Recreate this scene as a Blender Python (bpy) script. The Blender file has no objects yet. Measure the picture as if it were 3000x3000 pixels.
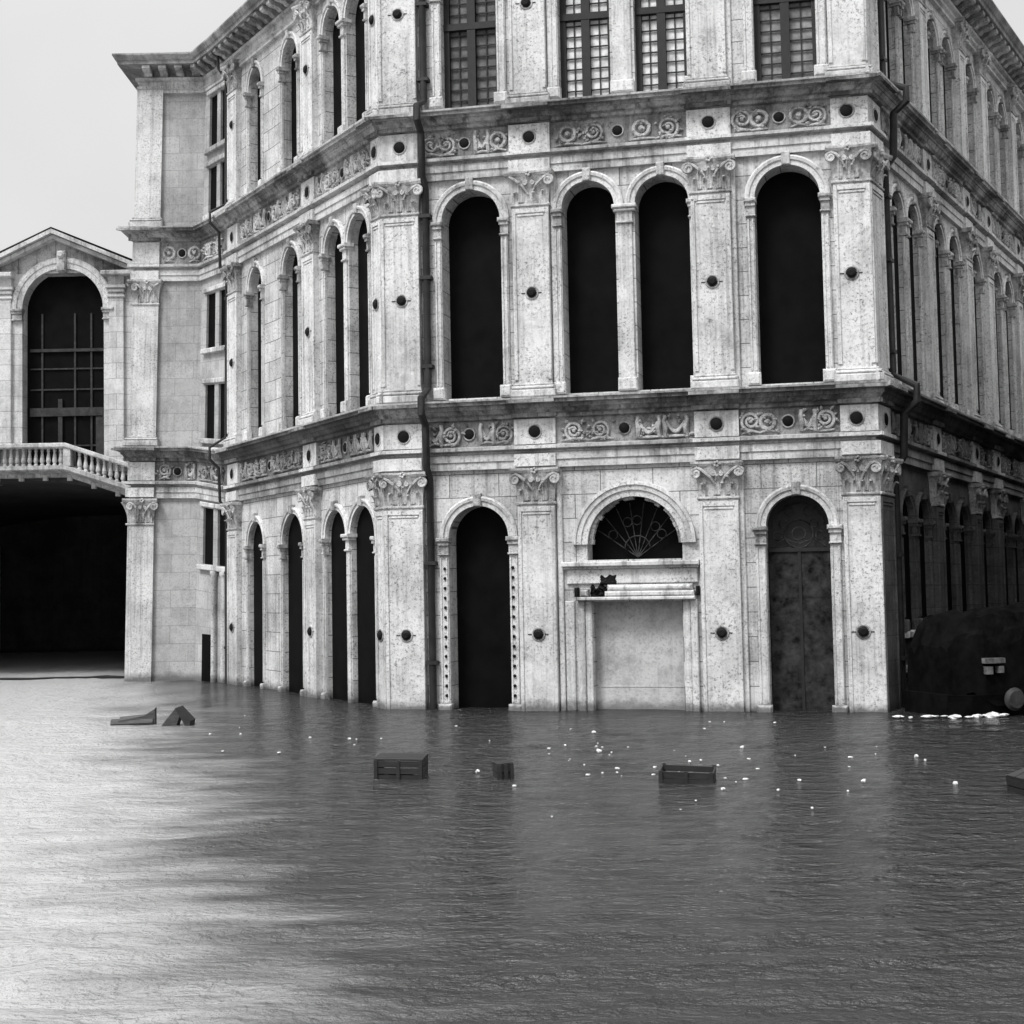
import bpy, math, random
from mathutils import Vector, Matrix, noise
random.seed(7)
S = bpy.context.scene
COL = S.collection
PI = math.pi

# ------------------------------------------------------------------ materials
def new_mat(name):
    m = bpy.data.materials.new(name); m.use_nodes = True
    nt = m.node_tree
    return m, nt, nt.nodes['Principled BSDF'], nt.nodes.new, nt.links.new

def g(v): return (v, v, v, 1)

def stone_mat(name, base, dark, stain=0.5, streak=0.5, speck=0.5, joints=0.0, rough=0.85, bump=0.35, grime_lo=0.45, grime_hi=0.62):
    """weathered limestone: broad stains, rain streaks, pitted speckle, ashlar joints"""
    m, nt, P, N, L = new_mat(name)
    at = N('ShaderNodeAttribute'); at.attribute_name = 'sz'
    def nz(scale, sc=(1, 1, 1), detail=4, rough_=0.6):
        mp = N('ShaderNodeMapping'); mp.inputs['Scale'].default_value = sc
        L(at.outputs['Vector'], mp.inputs['Vector'])
        n = N('ShaderNodeTexNoise'); n.inputs['Scale'].default_value = scale
        n.inputs['Detail'].default_value = detail; n.inputs['Roughness'].default_value = rough_
        L(mp.outputs['Vector'], n.inputs['Vector'])
        return n.outputs['Fac']
    def ramp(fac, lo, hi, a=0.0, b=1.0):
        r = N('ShaderNodeMapRange'); r.inputs['From Min'].default_value = lo; r.inputs['From Max'].default_value = hi
        r.inputs['To Min'].default_value = a; r.inputs['To Max'].default_value = b
        L(fac, r.inputs['Value']); return r.outputs['Result']
    def mix(fac, A, B):
        x = N('ShaderNodeMix'); x.data_type = 'FLOAT'
        if hasattr(fac, 'links'): L(fac, x.inputs[0])
        else: x.inputs[0].default_value = fac
        for i, v in ((2, A), (3, B)):
            if hasattr(v, 'links'): L(v, x.inputs[i])
            else: x.inputs[i].default_value = v
        return x.outputs[0]
    def mul(a, k):
        x = N('ShaderNodeMath'); x.operation = 'MULTIPLY'; L(a, x.inputs[0])
        if hasattr(k, 'links'): L(k, x.inputs[1])
        else: x.inputs[1].default_value = k
        return x.outputs[0]
    big = nz(0.55, detail=6, rough_=0.65)
    med = nz(3.2, detail=5, rough_=0.7)
    v = mix(mul(ramp(big, grime_lo, grime_hi), stain), base, dark)
    v = mix(mul(ramp(med, 0.5, 0.72), stain * 0.7), v, dark)
    dark_tone = nz(1.5, (1.0, 0.8, 1.0), detail=9, rough_=0.72)
    v = mix(mul(ramp(dark_tone, 0.50, 0.66), stain * 0.8), v, dark * 0.8)
    st = nz(1.0, (4.2, 0.14, 4.2), detail=5, rough_=0.7)
    v = mix(mul(ramp(st, 0.52, 0.66), streak), v, dark * 0.7)
    st2 = nz(1.0, (15.0, 0.35, 15.0), detail=4, rough_=0.65)
    v = mix(mul(mul(ramp(st2, 0.52, 0.64), ramp(big, 0.40, 0.60)), streak), v, dark * 0.6)
    sp = nz(17.0, detail=4, rough_=0.8)
    v = mix(mul(mul(ramp(sp, 0.51, 0.66), ramp(nz(0.9, detail=3), 0.34, 0.60, 0.35, 1.0)), speck), v, dark * 0.5)
    li = nz(9.0, detail=3, rough_=0.7)
    v = mix(mul(ramp(li, 0.55, 0.72), 0.35 * speck), v, min(0.95, base * 1.25))
    if joints > 0:
        b = N('ShaderNodeTexBrick'); L(at.outputs['Vector'], b.inputs['Vector'])
        b.inputs['Scale'].default_value = 1.0; b.inputs['Brick Width'].default_value = 1.15
        b.inputs['Row Height'].default_value = 0.52; b.inputs['Mortar Size'].default_value = 0.012
        b.inputs['Mortar Smooth'].default_value = 0.3
        b.inputs['Color1'].default_value = g(0.44); b.inputs['Color2'].default_value = g(0.56)
        tone = N('ShaderNodeMapRange'); L(b.outputs['Color'], tone.inputs['Value'])
        tone.inputs['From Min'].default_value = 0.44; tone.inputs['From Max'].default_value = 0.56
        tone.inputs['To Min'].default_value = 1.06; tone.inputs['To Max'].default_value = 0.88
        v = mul(v, tone.outputs['Result'])
        v = mix(mul(b.outputs['Fac'], joints), v, dark * 0.5)
    # wet, slimed foot of the wall just above the flood
    sx_ = N('ShaderNodeSeparateXYZ'); L(at.outputs['Vector'], sx_.inputs[0])
    wz = N('ShaderNodeMath'); wz.operation = 'MULTIPLY_ADD'; L(med, wz.inputs[0]); wz.inputs[1].default_value = -0.35; L(sx_.outputs['Y'], wz.inputs[2])
    v = mix(ramp(wz.outputs[0], -0.13, 0.06, 0.85, 0.0), v, dark * 0.6)
    cb = N('ShaderNodeCombineColor')
    for i in range(3): L(v, cb.inputs[i])
    L(cb.outputs[0], P.inputs['Base Color'])
    P.inputs['Roughness'].default_value = rough
    P.inputs['Specular IOR Level'].default_value = 0.25
    bp = N('ShaderNodeBump'); bp.inputs['Strength'].default_value = bump; bp.inputs['Distance'].default_value = 0.03
    mm = N('ShaderNodeMath'); mm.operation = 'ADD'; L(sp, mm.inputs[0]); L(med, mm.inputs[1])
    L(mm.outputs[0], bp.inputs['Height']); L(bp.outputs['Normal'], P.inputs['Normal'])
    return m

def plain_mat(name, v, rough=0.6, spec=0.4, var=0.3, scale=6.0, metal=0.0, bump=0.15):
    m, nt, P, N, L = new_mat(name)
    tc = N('ShaderNodeTexCoord'); n = N('ShaderNodeTexNoise')
    n.inputs['Scale'].default_value = scale; n.inputs['Detail'].default_value = 5; n.inputs['Roughness'].default_value = 0.65
    L(tc.outputs['Object'], n.inputs['Vector'])
    r = N('ShaderNodeMapRange'); r.inputs['From Min'].default_value = 0.3; r.inputs['From Max'].default_value = 0.7
    r.inputs['To Min'].default_value = v * (1 - var); r.inputs['To Max'].default_value = v * (1 + var)
    L(n.outputs['Fac'], r.inputs['Value'])
    cb = N('ShaderNodeCombineColor')
    for i in range(3): L(r.outputs['Result'], cb.inputs[i])
    L(cb.outputs[0], P.inputs['Base Color'])
    P.inputs['Roughness'].default_value = rough; P.inputs['Specular IOR Level'].default_value = spec
    P.inputs['Metallic'].default_value = metal
    bp = N('ShaderNodeBump'); bp.inputs['Strength'].default_value = bump; bp.inputs['Distance'].default_value = 0.02
    L(n.outputs['Fac'], bp.inputs['Height']); L(bp.outputs['Normal'], P.inputs['Normal'])
    return m

def wood_mat(name, v):
    m, nt, P, N, L = new_mat(name)
    tc = N('ShaderNodeTexCoord'); mp = N('ShaderNodeMapping'); mp.inputs['Scale'].default_value = (1.2, 9, 9)
    L(tc.outputs['Object'], mp.inputs['Vector'])
    n = N('ShaderNodeTexNoise'); n.inputs['Scale'].default_value = 4; n.inputs['Detail'].default_value = 6
    L(mp.outputs['Vector'], n.inputs['Vector'])
    r = N('ShaderNodeMapRange'); r.inputs['From Min'].default_value = 0.3; r.inputs['From Max'].default_value = 0.7
    r.inputs['To Min'].default_value = v * 0.5; r.inputs['To Max'].default_value = v * 1.6
    L(n.outputs['Fac'], r.inputs['Value'])
    cb = N('ShaderNodeCombineColor')
    for i in range(3): L(r.outputs['Result'], cb.inputs[i])
    L(cb.outputs[0], P.inputs['Base Color']); P.inputs['Roughness'].default_value = 0.7
    return m

M = {}
M['stone'] = stone_mat('limestone_ashlar', 0.55, 0.11, 0.42, 0.5, 0.95, 0.85)
M['pilaster'] = stone_mat('limestone_smooth', 0.60, 0.13, 0.36, 0.42, 0.95, 0.0)
M['carved'] = stone_mat('limestone_carved', 0.50, 0.06, 0.75, 0.5, 0.85, 0.0, bump=0.5)
M['cornice'] = stone_mat('limestone_soot_and_shade', 0.40, 0.045, 0.85, 0.8, 0.6, 0.0, grime_lo=0.42, grime_hi=0.58)
M['eave'] = stone_mat('limestone_eave', 0.34, 0.09, 0.8, 0.5, 0.6, 0.0)
M['ledge'] = stone_mat('limestone_ledge', 0.55, 0.09, 0.55, 0.6, 0.6, 0.0)
M['dark_tone'] = stone_mat('dark_limestone', 0.13, 0.025, 0.8, 0.6, 0.6, 0.0)
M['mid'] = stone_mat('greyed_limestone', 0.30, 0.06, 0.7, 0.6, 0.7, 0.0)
M['lane'] = stone_mat('shaded_lane_limestone', 0.10, 0.03, 0.6, 0.6, 0.8, 0.6)  # lane shadow on the ground floor put into the stone colour
M['frieze'] = stone_mat('limestone_frieze', 0.30, 0.05, 0.8, 0.5, 0.8, 0.0)
M['bridge'] = stone_mat('bridge_limestone', 0.56, 0.16, 0.45, 0.3, 0.6, 0.6)
M['block'] = stone_mat('plastered_limestone', 0.40, 0.17, 0.5, 0.3, 0.6, 0.45)
M['vault'] = stone_mat('shaded_vault_stone', 0.05, 0.02, 0.8, 0.3, 0.5, 0.3)  # shadow under the bridge painted in as near-black stone
M['house'] = stone_mat('old_dark_plaster', 0.09, 0.04, 0.7, 0.5, 0.5, 0.0)
M['plaster'] = stone_mat('stained_plaster_board', 0.45, 0.2, 0.6, 0.25, 0.6, 0.0)
M['void'] = plain_mat('unlit_interior_black', 0.003, 0.6, 0.05, 0.5, 2.0)  # flat black standing for the unlit interiors behind the openings
M['shutter'] = wood_mat('dark_shutter_wood', 0.013)
M['bars'] = plain_mat('black_window_timber', 0.012, 0.6, 0.3, 0.4)
M['curtain'] = plain_mat('pale_drawn_curtain', 0.62, 0.9, 0.1, 0.35, 5.0)
M['dimcurtain'] = plain_mat('dim_drawn_curtain', 0.12, 0.9, 0.1, 0.5, 4.0)
M['midcurtain'] = plain_mat('grey_drawn_curtain', 0.22, 0.9, 0.1, 0.5, 4.0)
M['pipe'] = plain_mat('old_lead_pipe', 0.018, 0.6, 0.3, 0.5, 5)
M['marble'] = plain_mat('black_marble_disc', 0.005, 0.6, 0.1, 0.4)
M['iron'] = plain_mat('wrought_iron', 0.008, 0.6, 0.1, 0.4)
M['tarp'] = plain_mat('black_tarpaulin', 0.004, 0.9, 0.02, 0.6, 3.0, bump=0.5)
M['hull'] = plain_mat('tarred_hull', 0.004, 0.8, 0.03, 0.5, 3.0)
M['plate'] = plain_mat('pale_enamel', 0.085, 0.7, 0.2, 0.8)
M['drum'] = plain_mat('scuffed_grey_drum', 0.03, 0.7, 0.2, 0.5)
M['grille'] = plain_mat('rusted_grille', 0.03, 0.8, 0.1, 1.0, 7.0)
M['weathered'] = plain_mat('weathered_gate_paint', 0.022, 0.8, 0.1, 1.0, 5.0, bump=0.5)
M['sash'] = plain_mat('dim_window_sash', 0.010, 0.8, 0.1, 0.6, 4.0)
M['litter'] = plain_mat('white_paper_litter', 0.62, 0.8, 0.2, 0.35)
M['crate'] = wood_mat('soaked_crate_wood', 0.013)
M['plank'] = wood_mat('soaked_plank_wood', 0.04)
M['roof'] = plain_mat('grey_lead_roof', 0.16, 0.7, 0.3, 0.35, 2.0)
M['quay'] = stone_mat('wet_quay_stone', 0.06, 0.02, 0.6, 0.2, 0.5, 0.0)

# ------------------------------------------------------------------ frames and mesh builder
class Frame:
    """vertical facade frame: s along the wall, z up (old walls have settled: z follows the knots), o outwards"""
    NZ = (0.0, 5.65, 12.2, 17.6)
    def __init__(self, A, B, kA=None, kB=None, seed=0.0, lA=0.0, lB=0.0):
        self.A = Vector(A); self.B = Vector(B); d = self.B - self.A; self.L = d.length
        self.e = d / self.L; self.n = Vector((self.e.y, -self.e.x)); self.kA = kA; self.kB = kB; self.seed = seed; self.lA = lA; self.lB = lB   # lA, lB: how far the old wall leans per metre of height
    def zz(self, t, z):
        if self.kA is None or z <= 0: return z
        k = [a * (1 - t) + b * t for a, b in zip(self.kA, self.kB)]
        for i in range(3):
            if z <= self.NZ[i + 1]:
                return k[i] + (z - self.NZ[i]) / (self.NZ[i + 1] - self.NZ[i]) * (k[i + 1] - k[i])
        return z - self.NZ[3] + k[3]
    def P(self, s, z, o):
        p = self.A + self.e * s + self.n * o; t = s / self.L; h = self.zz(t, z)
        return (p.x + max(0, h) * (self.lA + (self.lB - self.lA) * t), p.y, h)

class MB:
    def __init__(self, F=None):
        self.F = F; self.v = []; self.f = []; self.a = []
    def add(self, pts, faces):
        b = len(self.v)
        for p in pts:
            if self.F:
                self.v.append(self.F.P(*p)); self.a.append((p[0] + self.F.seed, p[1], p[2]))
            else:
                self.v.append(tuple(p)); self.a.append((p[0] + 0.7 * p[1], p[2], p[1]))
        for f in faces: self.f.append([b + i for i in f])
        return self
    def quad(self, a, b, c, d): return self.add([a, b, c, d], [(0, 1, 2, 3)])
    def box(self, s0, s1, z0, z1, o0, o1, m0=0.0, m1=0.0, bev=0.0):
        """in (s,z,o) space; m0/m1 extend the ends with o to mitre corners"""
        def S(s, o, m, sg): return s + sg * m * o
        if bev > 0:
            b = bev
            pts = [(S(s0, o0, m0, -1), z0, o0), (S(s1, o0, m1, 1), z0, o0), (S(s1, o0, m1, 1), z1, o0), (S(s0, o0, m0, -1), z1, o0)]
            om = o1 - b
            pts += [(S(s0, om, m0, -1), z0, om), (S(s1, om, m1, 1), z0, om), (S(s1, om, m1, 1), z1, om), (S(s0, om, m0, -1), z1, om)]
            pts += [(S(s0, o1, m0, -1) + b, z0 + b, o1), (S(s1, o1, m1, 1) - b, z0 + b, o1), (S(s1, o1, m1, 1) - b, z1 - b, o1), (S(s0, o1, m0, -1) + b, z1 - b, o1)]
            fs = [(3, 2, 1, 0), (8, 9, 10, 11)]
            for i in range(4):
                j = (i + 1) % 4
                fs += [(i, j, 4 + j, 4 + i), (4 + i, 4 + j, 8 + j, 8 + i)]
            return self.add(pts, fs)
        pts = []
        for o in (o0, o1):
            pts += [(S(s0, o, m0, -1), z0, o), (S(s1, o, m1, 1), z0, o), (S(s1, o, m1, 1), z1, o), (S(s0, o, m0, -1), z1, o)]
        return self.add(pts, [(3, 2, 1, 0), (4, 5, 6, 7), (0, 1, 5, 4), (1, 2, 6, 5), (2, 3, 7, 6), (3, 0, 4, 7)])
    def tube(self, path, r, n=6, cap=True):
        path = [Vector(p) for p in path]; pts = []; fs = []
        for i, p in enumerate(path):
            t = (path[min(i + 1, len(path) - 1)] - path[max(i - 1, 0)]).normalized()
            u = t.cross(Vector((0, 0, 1)));
            if u.length < 1e-3: u = t.cross(Vector((0, 1, 0)))
            u.normalize(); w = t.cross(u)
            rr = r[i] if isinstance(r, (list, tuple)) else r
            for k in range(n):
                a = 2 * PI * k / n; pts.append(tuple(p + u * math.cos(a) * rr + w * math.sin(a) * rr))
        for i in range(len(path) - 1):
            for k in range(n):
                fs.append((i * n + k, i * n + (k + 1) % n, (i + 1) * n + (k + 1) % n, (i + 1) * n + k))
        if cap:
            fs.append(tuple(range(n))[::-1]); fs.append(tuple((len(path) - 1) * n + k for k in range(n)))
        return self.add(pts, fs)
    def lathe(self, s, o, prof, n=12, a0=0, a1=2 * PI):
        """vertical axis through (s, o); prof = [(z, r)]"""
        full = abs(a1 - a0 - 2 * PI) < 1e-6; m = n if full else n + 1
        pts = []; fs = []
        for z, r in prof:
            for k in range(m):
                a = a0 + (a1 - a0) * k / n; pts.append((s + r * math.cos(a), z, o + r * math.sin(a)))
        for i in range(len(prof) - 1):
            for k in range(n):
                k2 = (k + 1) % m
                fs.append((i * m + k, (i + 1) * m + k, (i + 1) * m + k2, i * m + k2))
        if full:
            fs.append(tuple(range(m))); fs.append(tuple((len(prof) - 1) * m + k for k in range(m))[::-1])
        return self.add(pts, fs)
    def disc(self, s, z, o0, o1, r, n=16, dome=0.0):
        pts = []; fs = []
        for o, rr in ((o0, r), (o1, r), (o1 + dome, r * 0.55)):
            for k in range(n):
                a = 2 * PI * k / n; pts.append((s + rr * math.cos(a), z + rr * math.sin(a), o))
        for i in range(2):
            for k in range(n): fs.append((i * n + k, i * n + (k + 1) % n, (i + 1) * n + (k + 1) % n, (i + 1) * n + k))
        fs.append(tuple(2 * n + k for k in range(n)))
        return self.add(pts, fs)
    def ring(self, s, z, o, r, t, a0=0.0, a1=2 * PI, n=18, sides=6):
        path = [(s + r * math.cos(a0 + (a1 - a0) * k / n), z + r * math.sin(a0 + (a1 - a0) * k / n), o) for k in range(n + 1)]
        return self.tube(path, t, sides)
    def arch_sweep(self, c, zs, prof, a0=0.0, a1=PI, n=28, wob=0.0):
        """prof = [(radius, o)] swept about (c, zs)"""
        k = len(prof); pts = []; fs = []
        for i in range(n + 1):
            a = a0 + (a1 - a0) * i / n
            w = wob * noise.noise(Vector((i * 0.9, c, 0)))
            for r, o in prof: pts.append((c + (r + w) * math.cos(a), zs + (r + w) * math.sin(a), o))
        for i in range(n):
            for j in range(k - 1): fs.append((i * k + j, i * k + j + 1, (i + 1) * k + j + 1, (i + 1) * k + j))
        fs.append(tuple(range(k))[::-1]); fs.append(tuple(n * k + j for j in range(k)))
        return self.add(pts, fs)
    def prism(self, poly, o0, o1):
        n = len(poly); pts = [(p[0], p[1], o0) for p in poly] + [(p[0], p[1], o1) for p in poly]
        fs = [tuple(range(n))[::-1], tuple(range(n, 2 * n))] + [(i, (i + 1) % n, n + (i + 1) % n, n + i) for i in range(n)]
        return self.add(pts, fs)
    def build(self, name, mat, parent=None, smooth=False, loc=None):
        me = bpy.data.meshes.new(name)
        vs = self.v if loc is None else [(v[0] - loc[0], v[1] - loc[1], v[2] - loc[2]) for v in self.v]
        me.from_pydata(vs, [], self.f); me.update()
        at = me.attributes.new('sz', 'FLOAT_VECTOR', 'POINT')
        at.data.foreach_set('vector', [c for p in self.a for c in p])
        me.materials.append(mat)
        if smooth:
            me.polygons.foreach_set('use_smooth', [True] * len(me.polygons))
            me.set_sharp_from_angle(angle=math.radians(38))
        o = bpy.data.objects.new(name, me); COL.objects.link(o)
        if loc is not None: o.location = loc
        if parent:
            o.parent = parent
            if not parent.parent: o.matrix_parent_inverse = Matrix.Translation(-Vector(parent.location))
        return o

def tag(o, label=None, cat=None, group=None, kind=None):
    if label: o['label'] = label
    if cat: o['category'] = cat
    if group: o['group'] = group
    if kind: o['kind'] = kind
    return o

def empty(name, loc, label, cat, group=None):
    o = bpy.data.objects.new(name, None); o.location = loc; COL.objects.link(o); o.empty_display_size = 0.3
    return tag(o, label, cat, group)

# ------------------------------------------------------------------ plan of the palace
VP = {'g': (-11.994, 43.0), 'f': (-11.253, 43.0), 'e': (-9.968, 43.0), 'd': (-8.571, 41.5), 'pl': (-2.788, 31.2), 'P0': (7.505, 28.388), 'R': (14.961, 40.7)}
KN = {'g': (0, 6.09, 12.92, 18.78), 'f': (0, 6.08, 12.91, 18.78), 'e': (0, 6.05, 12.90, 18.78), 'd': (0, 5.75, 12.88, 18.7), 'pl': (0, 5.69, 12.31, 17.6), 'P0': (0, 5.62, 12.08, 17.0), 'R': (0, 5.42, 12.17, 17.6)}
dR = (Vector(VP['R']) - Vector(VP['P0'])); LR0 = dR.length; dR.normalize()
RL = 29.0
VP['Z'] = tuple(Vector(VP['P0']) + dR * RL)
KN['Z'] = tuple(a + (b - a) * RL / LR0 for a, b in zip(KN['P0'], KN['R']))
LEAN = {'h': 0.026, 'g': 0.026, 'f': 0.026, 'e': 0.026, 'd': 0.008}
KN['h'] = KN['g']; VP['h'] = (-11.994, 58.0)
order = ['h', 'g', 'e', 'd', 'pl', 'P0', 'Z']
FR = {}
seed = 0
for a, b in zip(order[:-1], order[1:]):
    FR[b] = Frame(VP[a], VP[b], KN[a], KN[b], seed, LEAN.get(a, 0), LEAN.get(b, 0)); seed += 37.3
FB, FW, FL, FF, FZ = FR['e'], FR['d'], FR['pl'], FR['P0'], FR['Z']   # block, window bay, canal side, front, lane side
def mit(Fa, Fb):
    return math.tan(math.acos(max(-1, min(1, Fa.n.dot(Fb.n)))) / 2)
mLF, mFZ, mHB = mit(FL, FF), mit(FF, FZ), mit(FR['g'], FB)

class PolyFrame:
    """frame for mouldings that run round the whole palace; s is a plan-vertex index"""
    def __init__(self, keys):
        self.seed = 11.0; self.keys = keys; self.frames = [FR[k] for k in keys[1:]]
        self.cum = [0.0]
        for f in self.frames: self.cum.append(self.cum[-1] + f.L)
    def P(self, i, z, o):
        i = int(i); v = Vector(VP[self.keys[i]])
        if i == 0: mv = self.frames[0].n
        elif i == len(self.frames): mv = self.frames[-1].n
        else:
            a, b = self.frames[i - 1].n, self.frames[i].n; mv = (a + b) / (1 + a.dot(b))
        p = v + mv * o
        f = self.frames[max(0, i - 1)]; t = 1.0 if i > 0 else 0.0
        h = f.zz(t, z)
        return (p.x + h * LEAN.get(self.keys[i], 0), p.y, h)

PF = PolyFrame(order)
def sweep(prof, name, mat, parent, segs=None):
    """prof = [(o, z)] from bottom to top"""
    mb = MB(PF); n = len(prof)
    for i in (range(len(order) - 1) if segs is None else segs):
        pts = [(i, z, o) for o, z in prof] + [(i + 1, z, o) for o, z in prof]
        b = len(mb.v)
        mb.add(pts, [(j, n + j, n + j + 1, j + 1) for j in range(n - 1)])
        for q in range(n): mb.a[b + q] = (PF.cum[i], prof[q][1], prof[q][0]); mb.a[b + n + q] = (PF.cum[i + 1], prof[q][1], prof[q][0])
    return mb.build(name, mat, parent)

palace = empty('palace', (0, 34, 0), 'large grimy white stone palace with tall dark round arches, standing in flood water', 'palace')

# ------------------------------------------------------------------ walls with openings
def arc_pts(op, n=24):
    a, b = op['a'], op['b']; c = (a + b) / 2; r = (b - a) / 2
    if op.get('rect'): return [(a, op['sp']), (b, op['sp'])]
    k = op.get('k', 1.0)
    return [(c - r * math.cos(PI * i / n), op['sp'] + k * r * math.sin(PI * i / n)) for i in range(n + 1)]

def wall(F, s0, s1, z0, z1, ops, mat, parent, depth=0.55):
    mb = MB(F); cur = s0
    for op in sorted(ops, key=lambda q: q['a']):
        a, b = op['a'], op['b']
        mb.quad((cur, z0, 0), (a, z0, 0), (a, z1, 0), (cur, z1, 0)); cur = b
        if op['sill'] > z0:
            if 'door' in op:
                d0, d1, dz = op['door']
                mb.quad((a, z0, 0), (d0, z0, 0), (d0, dz, 0), (a, dz, 0))
                mb.quad((d1, z0, 0), (b, z0, 0), (b, dz, 0), (d1, dz, 0))
                mb.quad((a, dz, 0), (b, dz, 0), (b, op['sill'], 0), (a, op['sill'], 0))
                for p, q in (((d0, z0), (d0, dz)), ((d0, dz), (d1, dz)), ((d1, dz), (d1, z0))):
                    mb.quad((p[0], p[1], 0), (q[0], q[1], 0), (q[0], q[1], -0.3), (p[0], p[1], -0.3))
            else:
                mb.quad((a, z0, 0), (b, z0, 0), (b, op['sill'], 0), (a, op['sill'], 0))
        ar = arc_pts(op)
        for p, q in zip(ar[:-1], ar[1:]):
            mb.quad((p[0], p[1], 0), (q[0], q[1], 0), (q[0], z1, 0), (p[0], z1, 0))
        dp = op.get('depth', depth)
        loop = [(a, op['sill'])] + ar + [(b, op['sill'])]
        for p, q in zip(loop, loop[1:] + loop[:1]):
            mb.quad((p[0], p[1], 0), (q[0], q[1], 0), (q[0], q[1], -dp), (p[0], p[1], -dp))
    mb.quad((cur, z0, 0), (s1, z0, 0), (s1, z1, 0), (cur, z1, 0))
    return mb.build('wall', mat, parent)

def archivolt_prof(r, w=0.2, h=0.09):
    return [(r - 0.015, -0.05), (r - 0.015, h * 0.6), (r + w * 0.45, h * 0.6), (r + w * 0.5, h * 0.95), (r + w * 0.8, h * 1.1), (r + w, h * 0.75), (r + w, -0.02)]

def window(F, op, parent, pane='void', arch=True, impost=True, shaft=True, inner=True, w=0.2, depth=0.55, iw=0.26, sides=(1, 1), name='arched_window', shaft_base=None, trim=None):
    T_ = M[trim or 'pilaster']; TC_ = M[trim or 'carved']
    a, b, sp, sill = op['a'], op['b'], op['sp'], op['sill']; c = (a + b) / 2; r = (b - a) / 2
    dp = op.get('depth', depth)
    poly = [(a - 0.02, sill - 0.02)] + [(p[0], p[1] + 0.02) for p in arc_pts(op, 20)] + [(b + 0.02, sill - 0.02)]
    mb = MB(F); mb.add([(p[0], p[1], -dp + 0.01) for p in poly], [tuple(range(len(poly)))[::-1]])
    root = mb.build(name, M[pane], parent)
    if arch and not op.get('rect'):
        MB(F).arch_sweep(c, sp, archivolt_prof(r, w)).build('archivolt', T_, root, True)
        k = MB(F); k.box(c - 0.09, c + 0.09, sp + r - 0.03, sp + r + w + 0.06, 0.0, 0.13, bev=0.02)
        k.build('keystone', TC_, root)
    if impost:
        for sg, on in zip((-1, 1), sides):
            if not on: continue
            e0 = a if sg < 0 else b
            lo, hi = (e0 - iw, e0 + 0.05) if sg < 0 else (e0 - 0.05, e0 + iw)
            m = MB(F)
            m.box(lo, hi, sp - 0.10, sp - 0.005, -0.1, 0.17, bev=0.025)
            m.box(lo + 0.03, hi - 0.02, sp - 0.17, sp - 0.10, -0.08, 0.13)
            m.box(lo + 0.05, hi - 0.03, sp - 0.36, sp - 0.17, -0.06, 0.09)
            m.box(lo + 0.03, hi - 0.02, sp - 0.40, sp - 0.36, -0.07, 0.12, bev=0.015)
            m.build('impost', TC_, root)
            if shaft:
                q = MB(F); base = sill if shaft_base is None else shaft_base
                q.box(lo + 0.05, hi - 0.045, base + 0.25, sp - 0.40, -0.02, 0.05, bev=0.01)
                q.box(lo + 0.07, lo + 0.10, base + 0.3, sp - 0.45, 0.045, 0.075)
                q.box(hi - 0.10, hi - 0.07, base + 0.3, sp - 0.45, 0.045, 0.075)
                q.box(lo - 0.01, hi, base - 0.02, base + 0.25, -0.03, 0.15, bev=0.04)
                q.build('jamb', T_, root)
    if inner:
        for x in (a + 0.085, b - 0.085):
            m = MB(F); o = -dp + 0.12
            m.lathe(x, o, [(sill, 0.10), (sill + 0.12, 0.10), (sill + 0.16, 0.075), (sp - 0.3, 0.065), (sp - 0.26, 0.09), (sp - 0.06, 0.105), (sp, 0.11)], 10)
            m.build('colonnette', M['pilaster'], root, True)
    return root

# ------------------------------------------------------------------ capitals and pilasters
def volute(mb, s, z, o, r, sg):
    pts = []
    for i in range(26):
        t = i / 25.0; a = PI / 2 + sg * -t * 2.6 * PI; rr = r * (1 - 0.78 * t)
        pts.append((s + rr * math.cos(a), z + rr * math.sin(a), o + 0.02 * t))
    mb.tube(pts, [r * 0.30 * (1 - 0.4 * i / 25) for i in range(26)], 6)
    mb.disc(s, z, o - 0.06, o + 0.02, r * 0.75, 12, 0.0)

def leaf(mb, s, z, o, w, h, curl=0.07):
    n = 5; rows = []
    for i in range(n + 1):
        t = i / n; ww = w * (0.75 + 0.35 * math.sin(PI * min(1, t * 1.1))) * (1 - 0.55 * t ** 3)
        oo = o + 0.02 + curl * t ** 3 * 1.4; zz = z + h * (t - 0.10 * t ** 4)
        rows.append((ww / 2, zz, oo))
    top = rows[-1]; rows.append((top[0] * 0.8, top[1] - h * 0.12, top[2] + 0.03))
    pts = []; fs = []
    for ww, zz, oo in rows:
        pts += [(s - ww, zz, oo - 0.025), (s - ww * 0.4, zz, oo + 0.012), (s, zz, oo - 0.008), (s + ww * 0.4, zz, oo + 0.012), (s + ww, zz, oo - 0.025)]
    for i in range(len(rows) - 1):
        for j in range(4): fs.append((i * 5 + j, i * 5 + j + 1, i * 5 + 5 + j + 1, i * 5 + 5 + j))
    mb.add(pts, fs)

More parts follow.
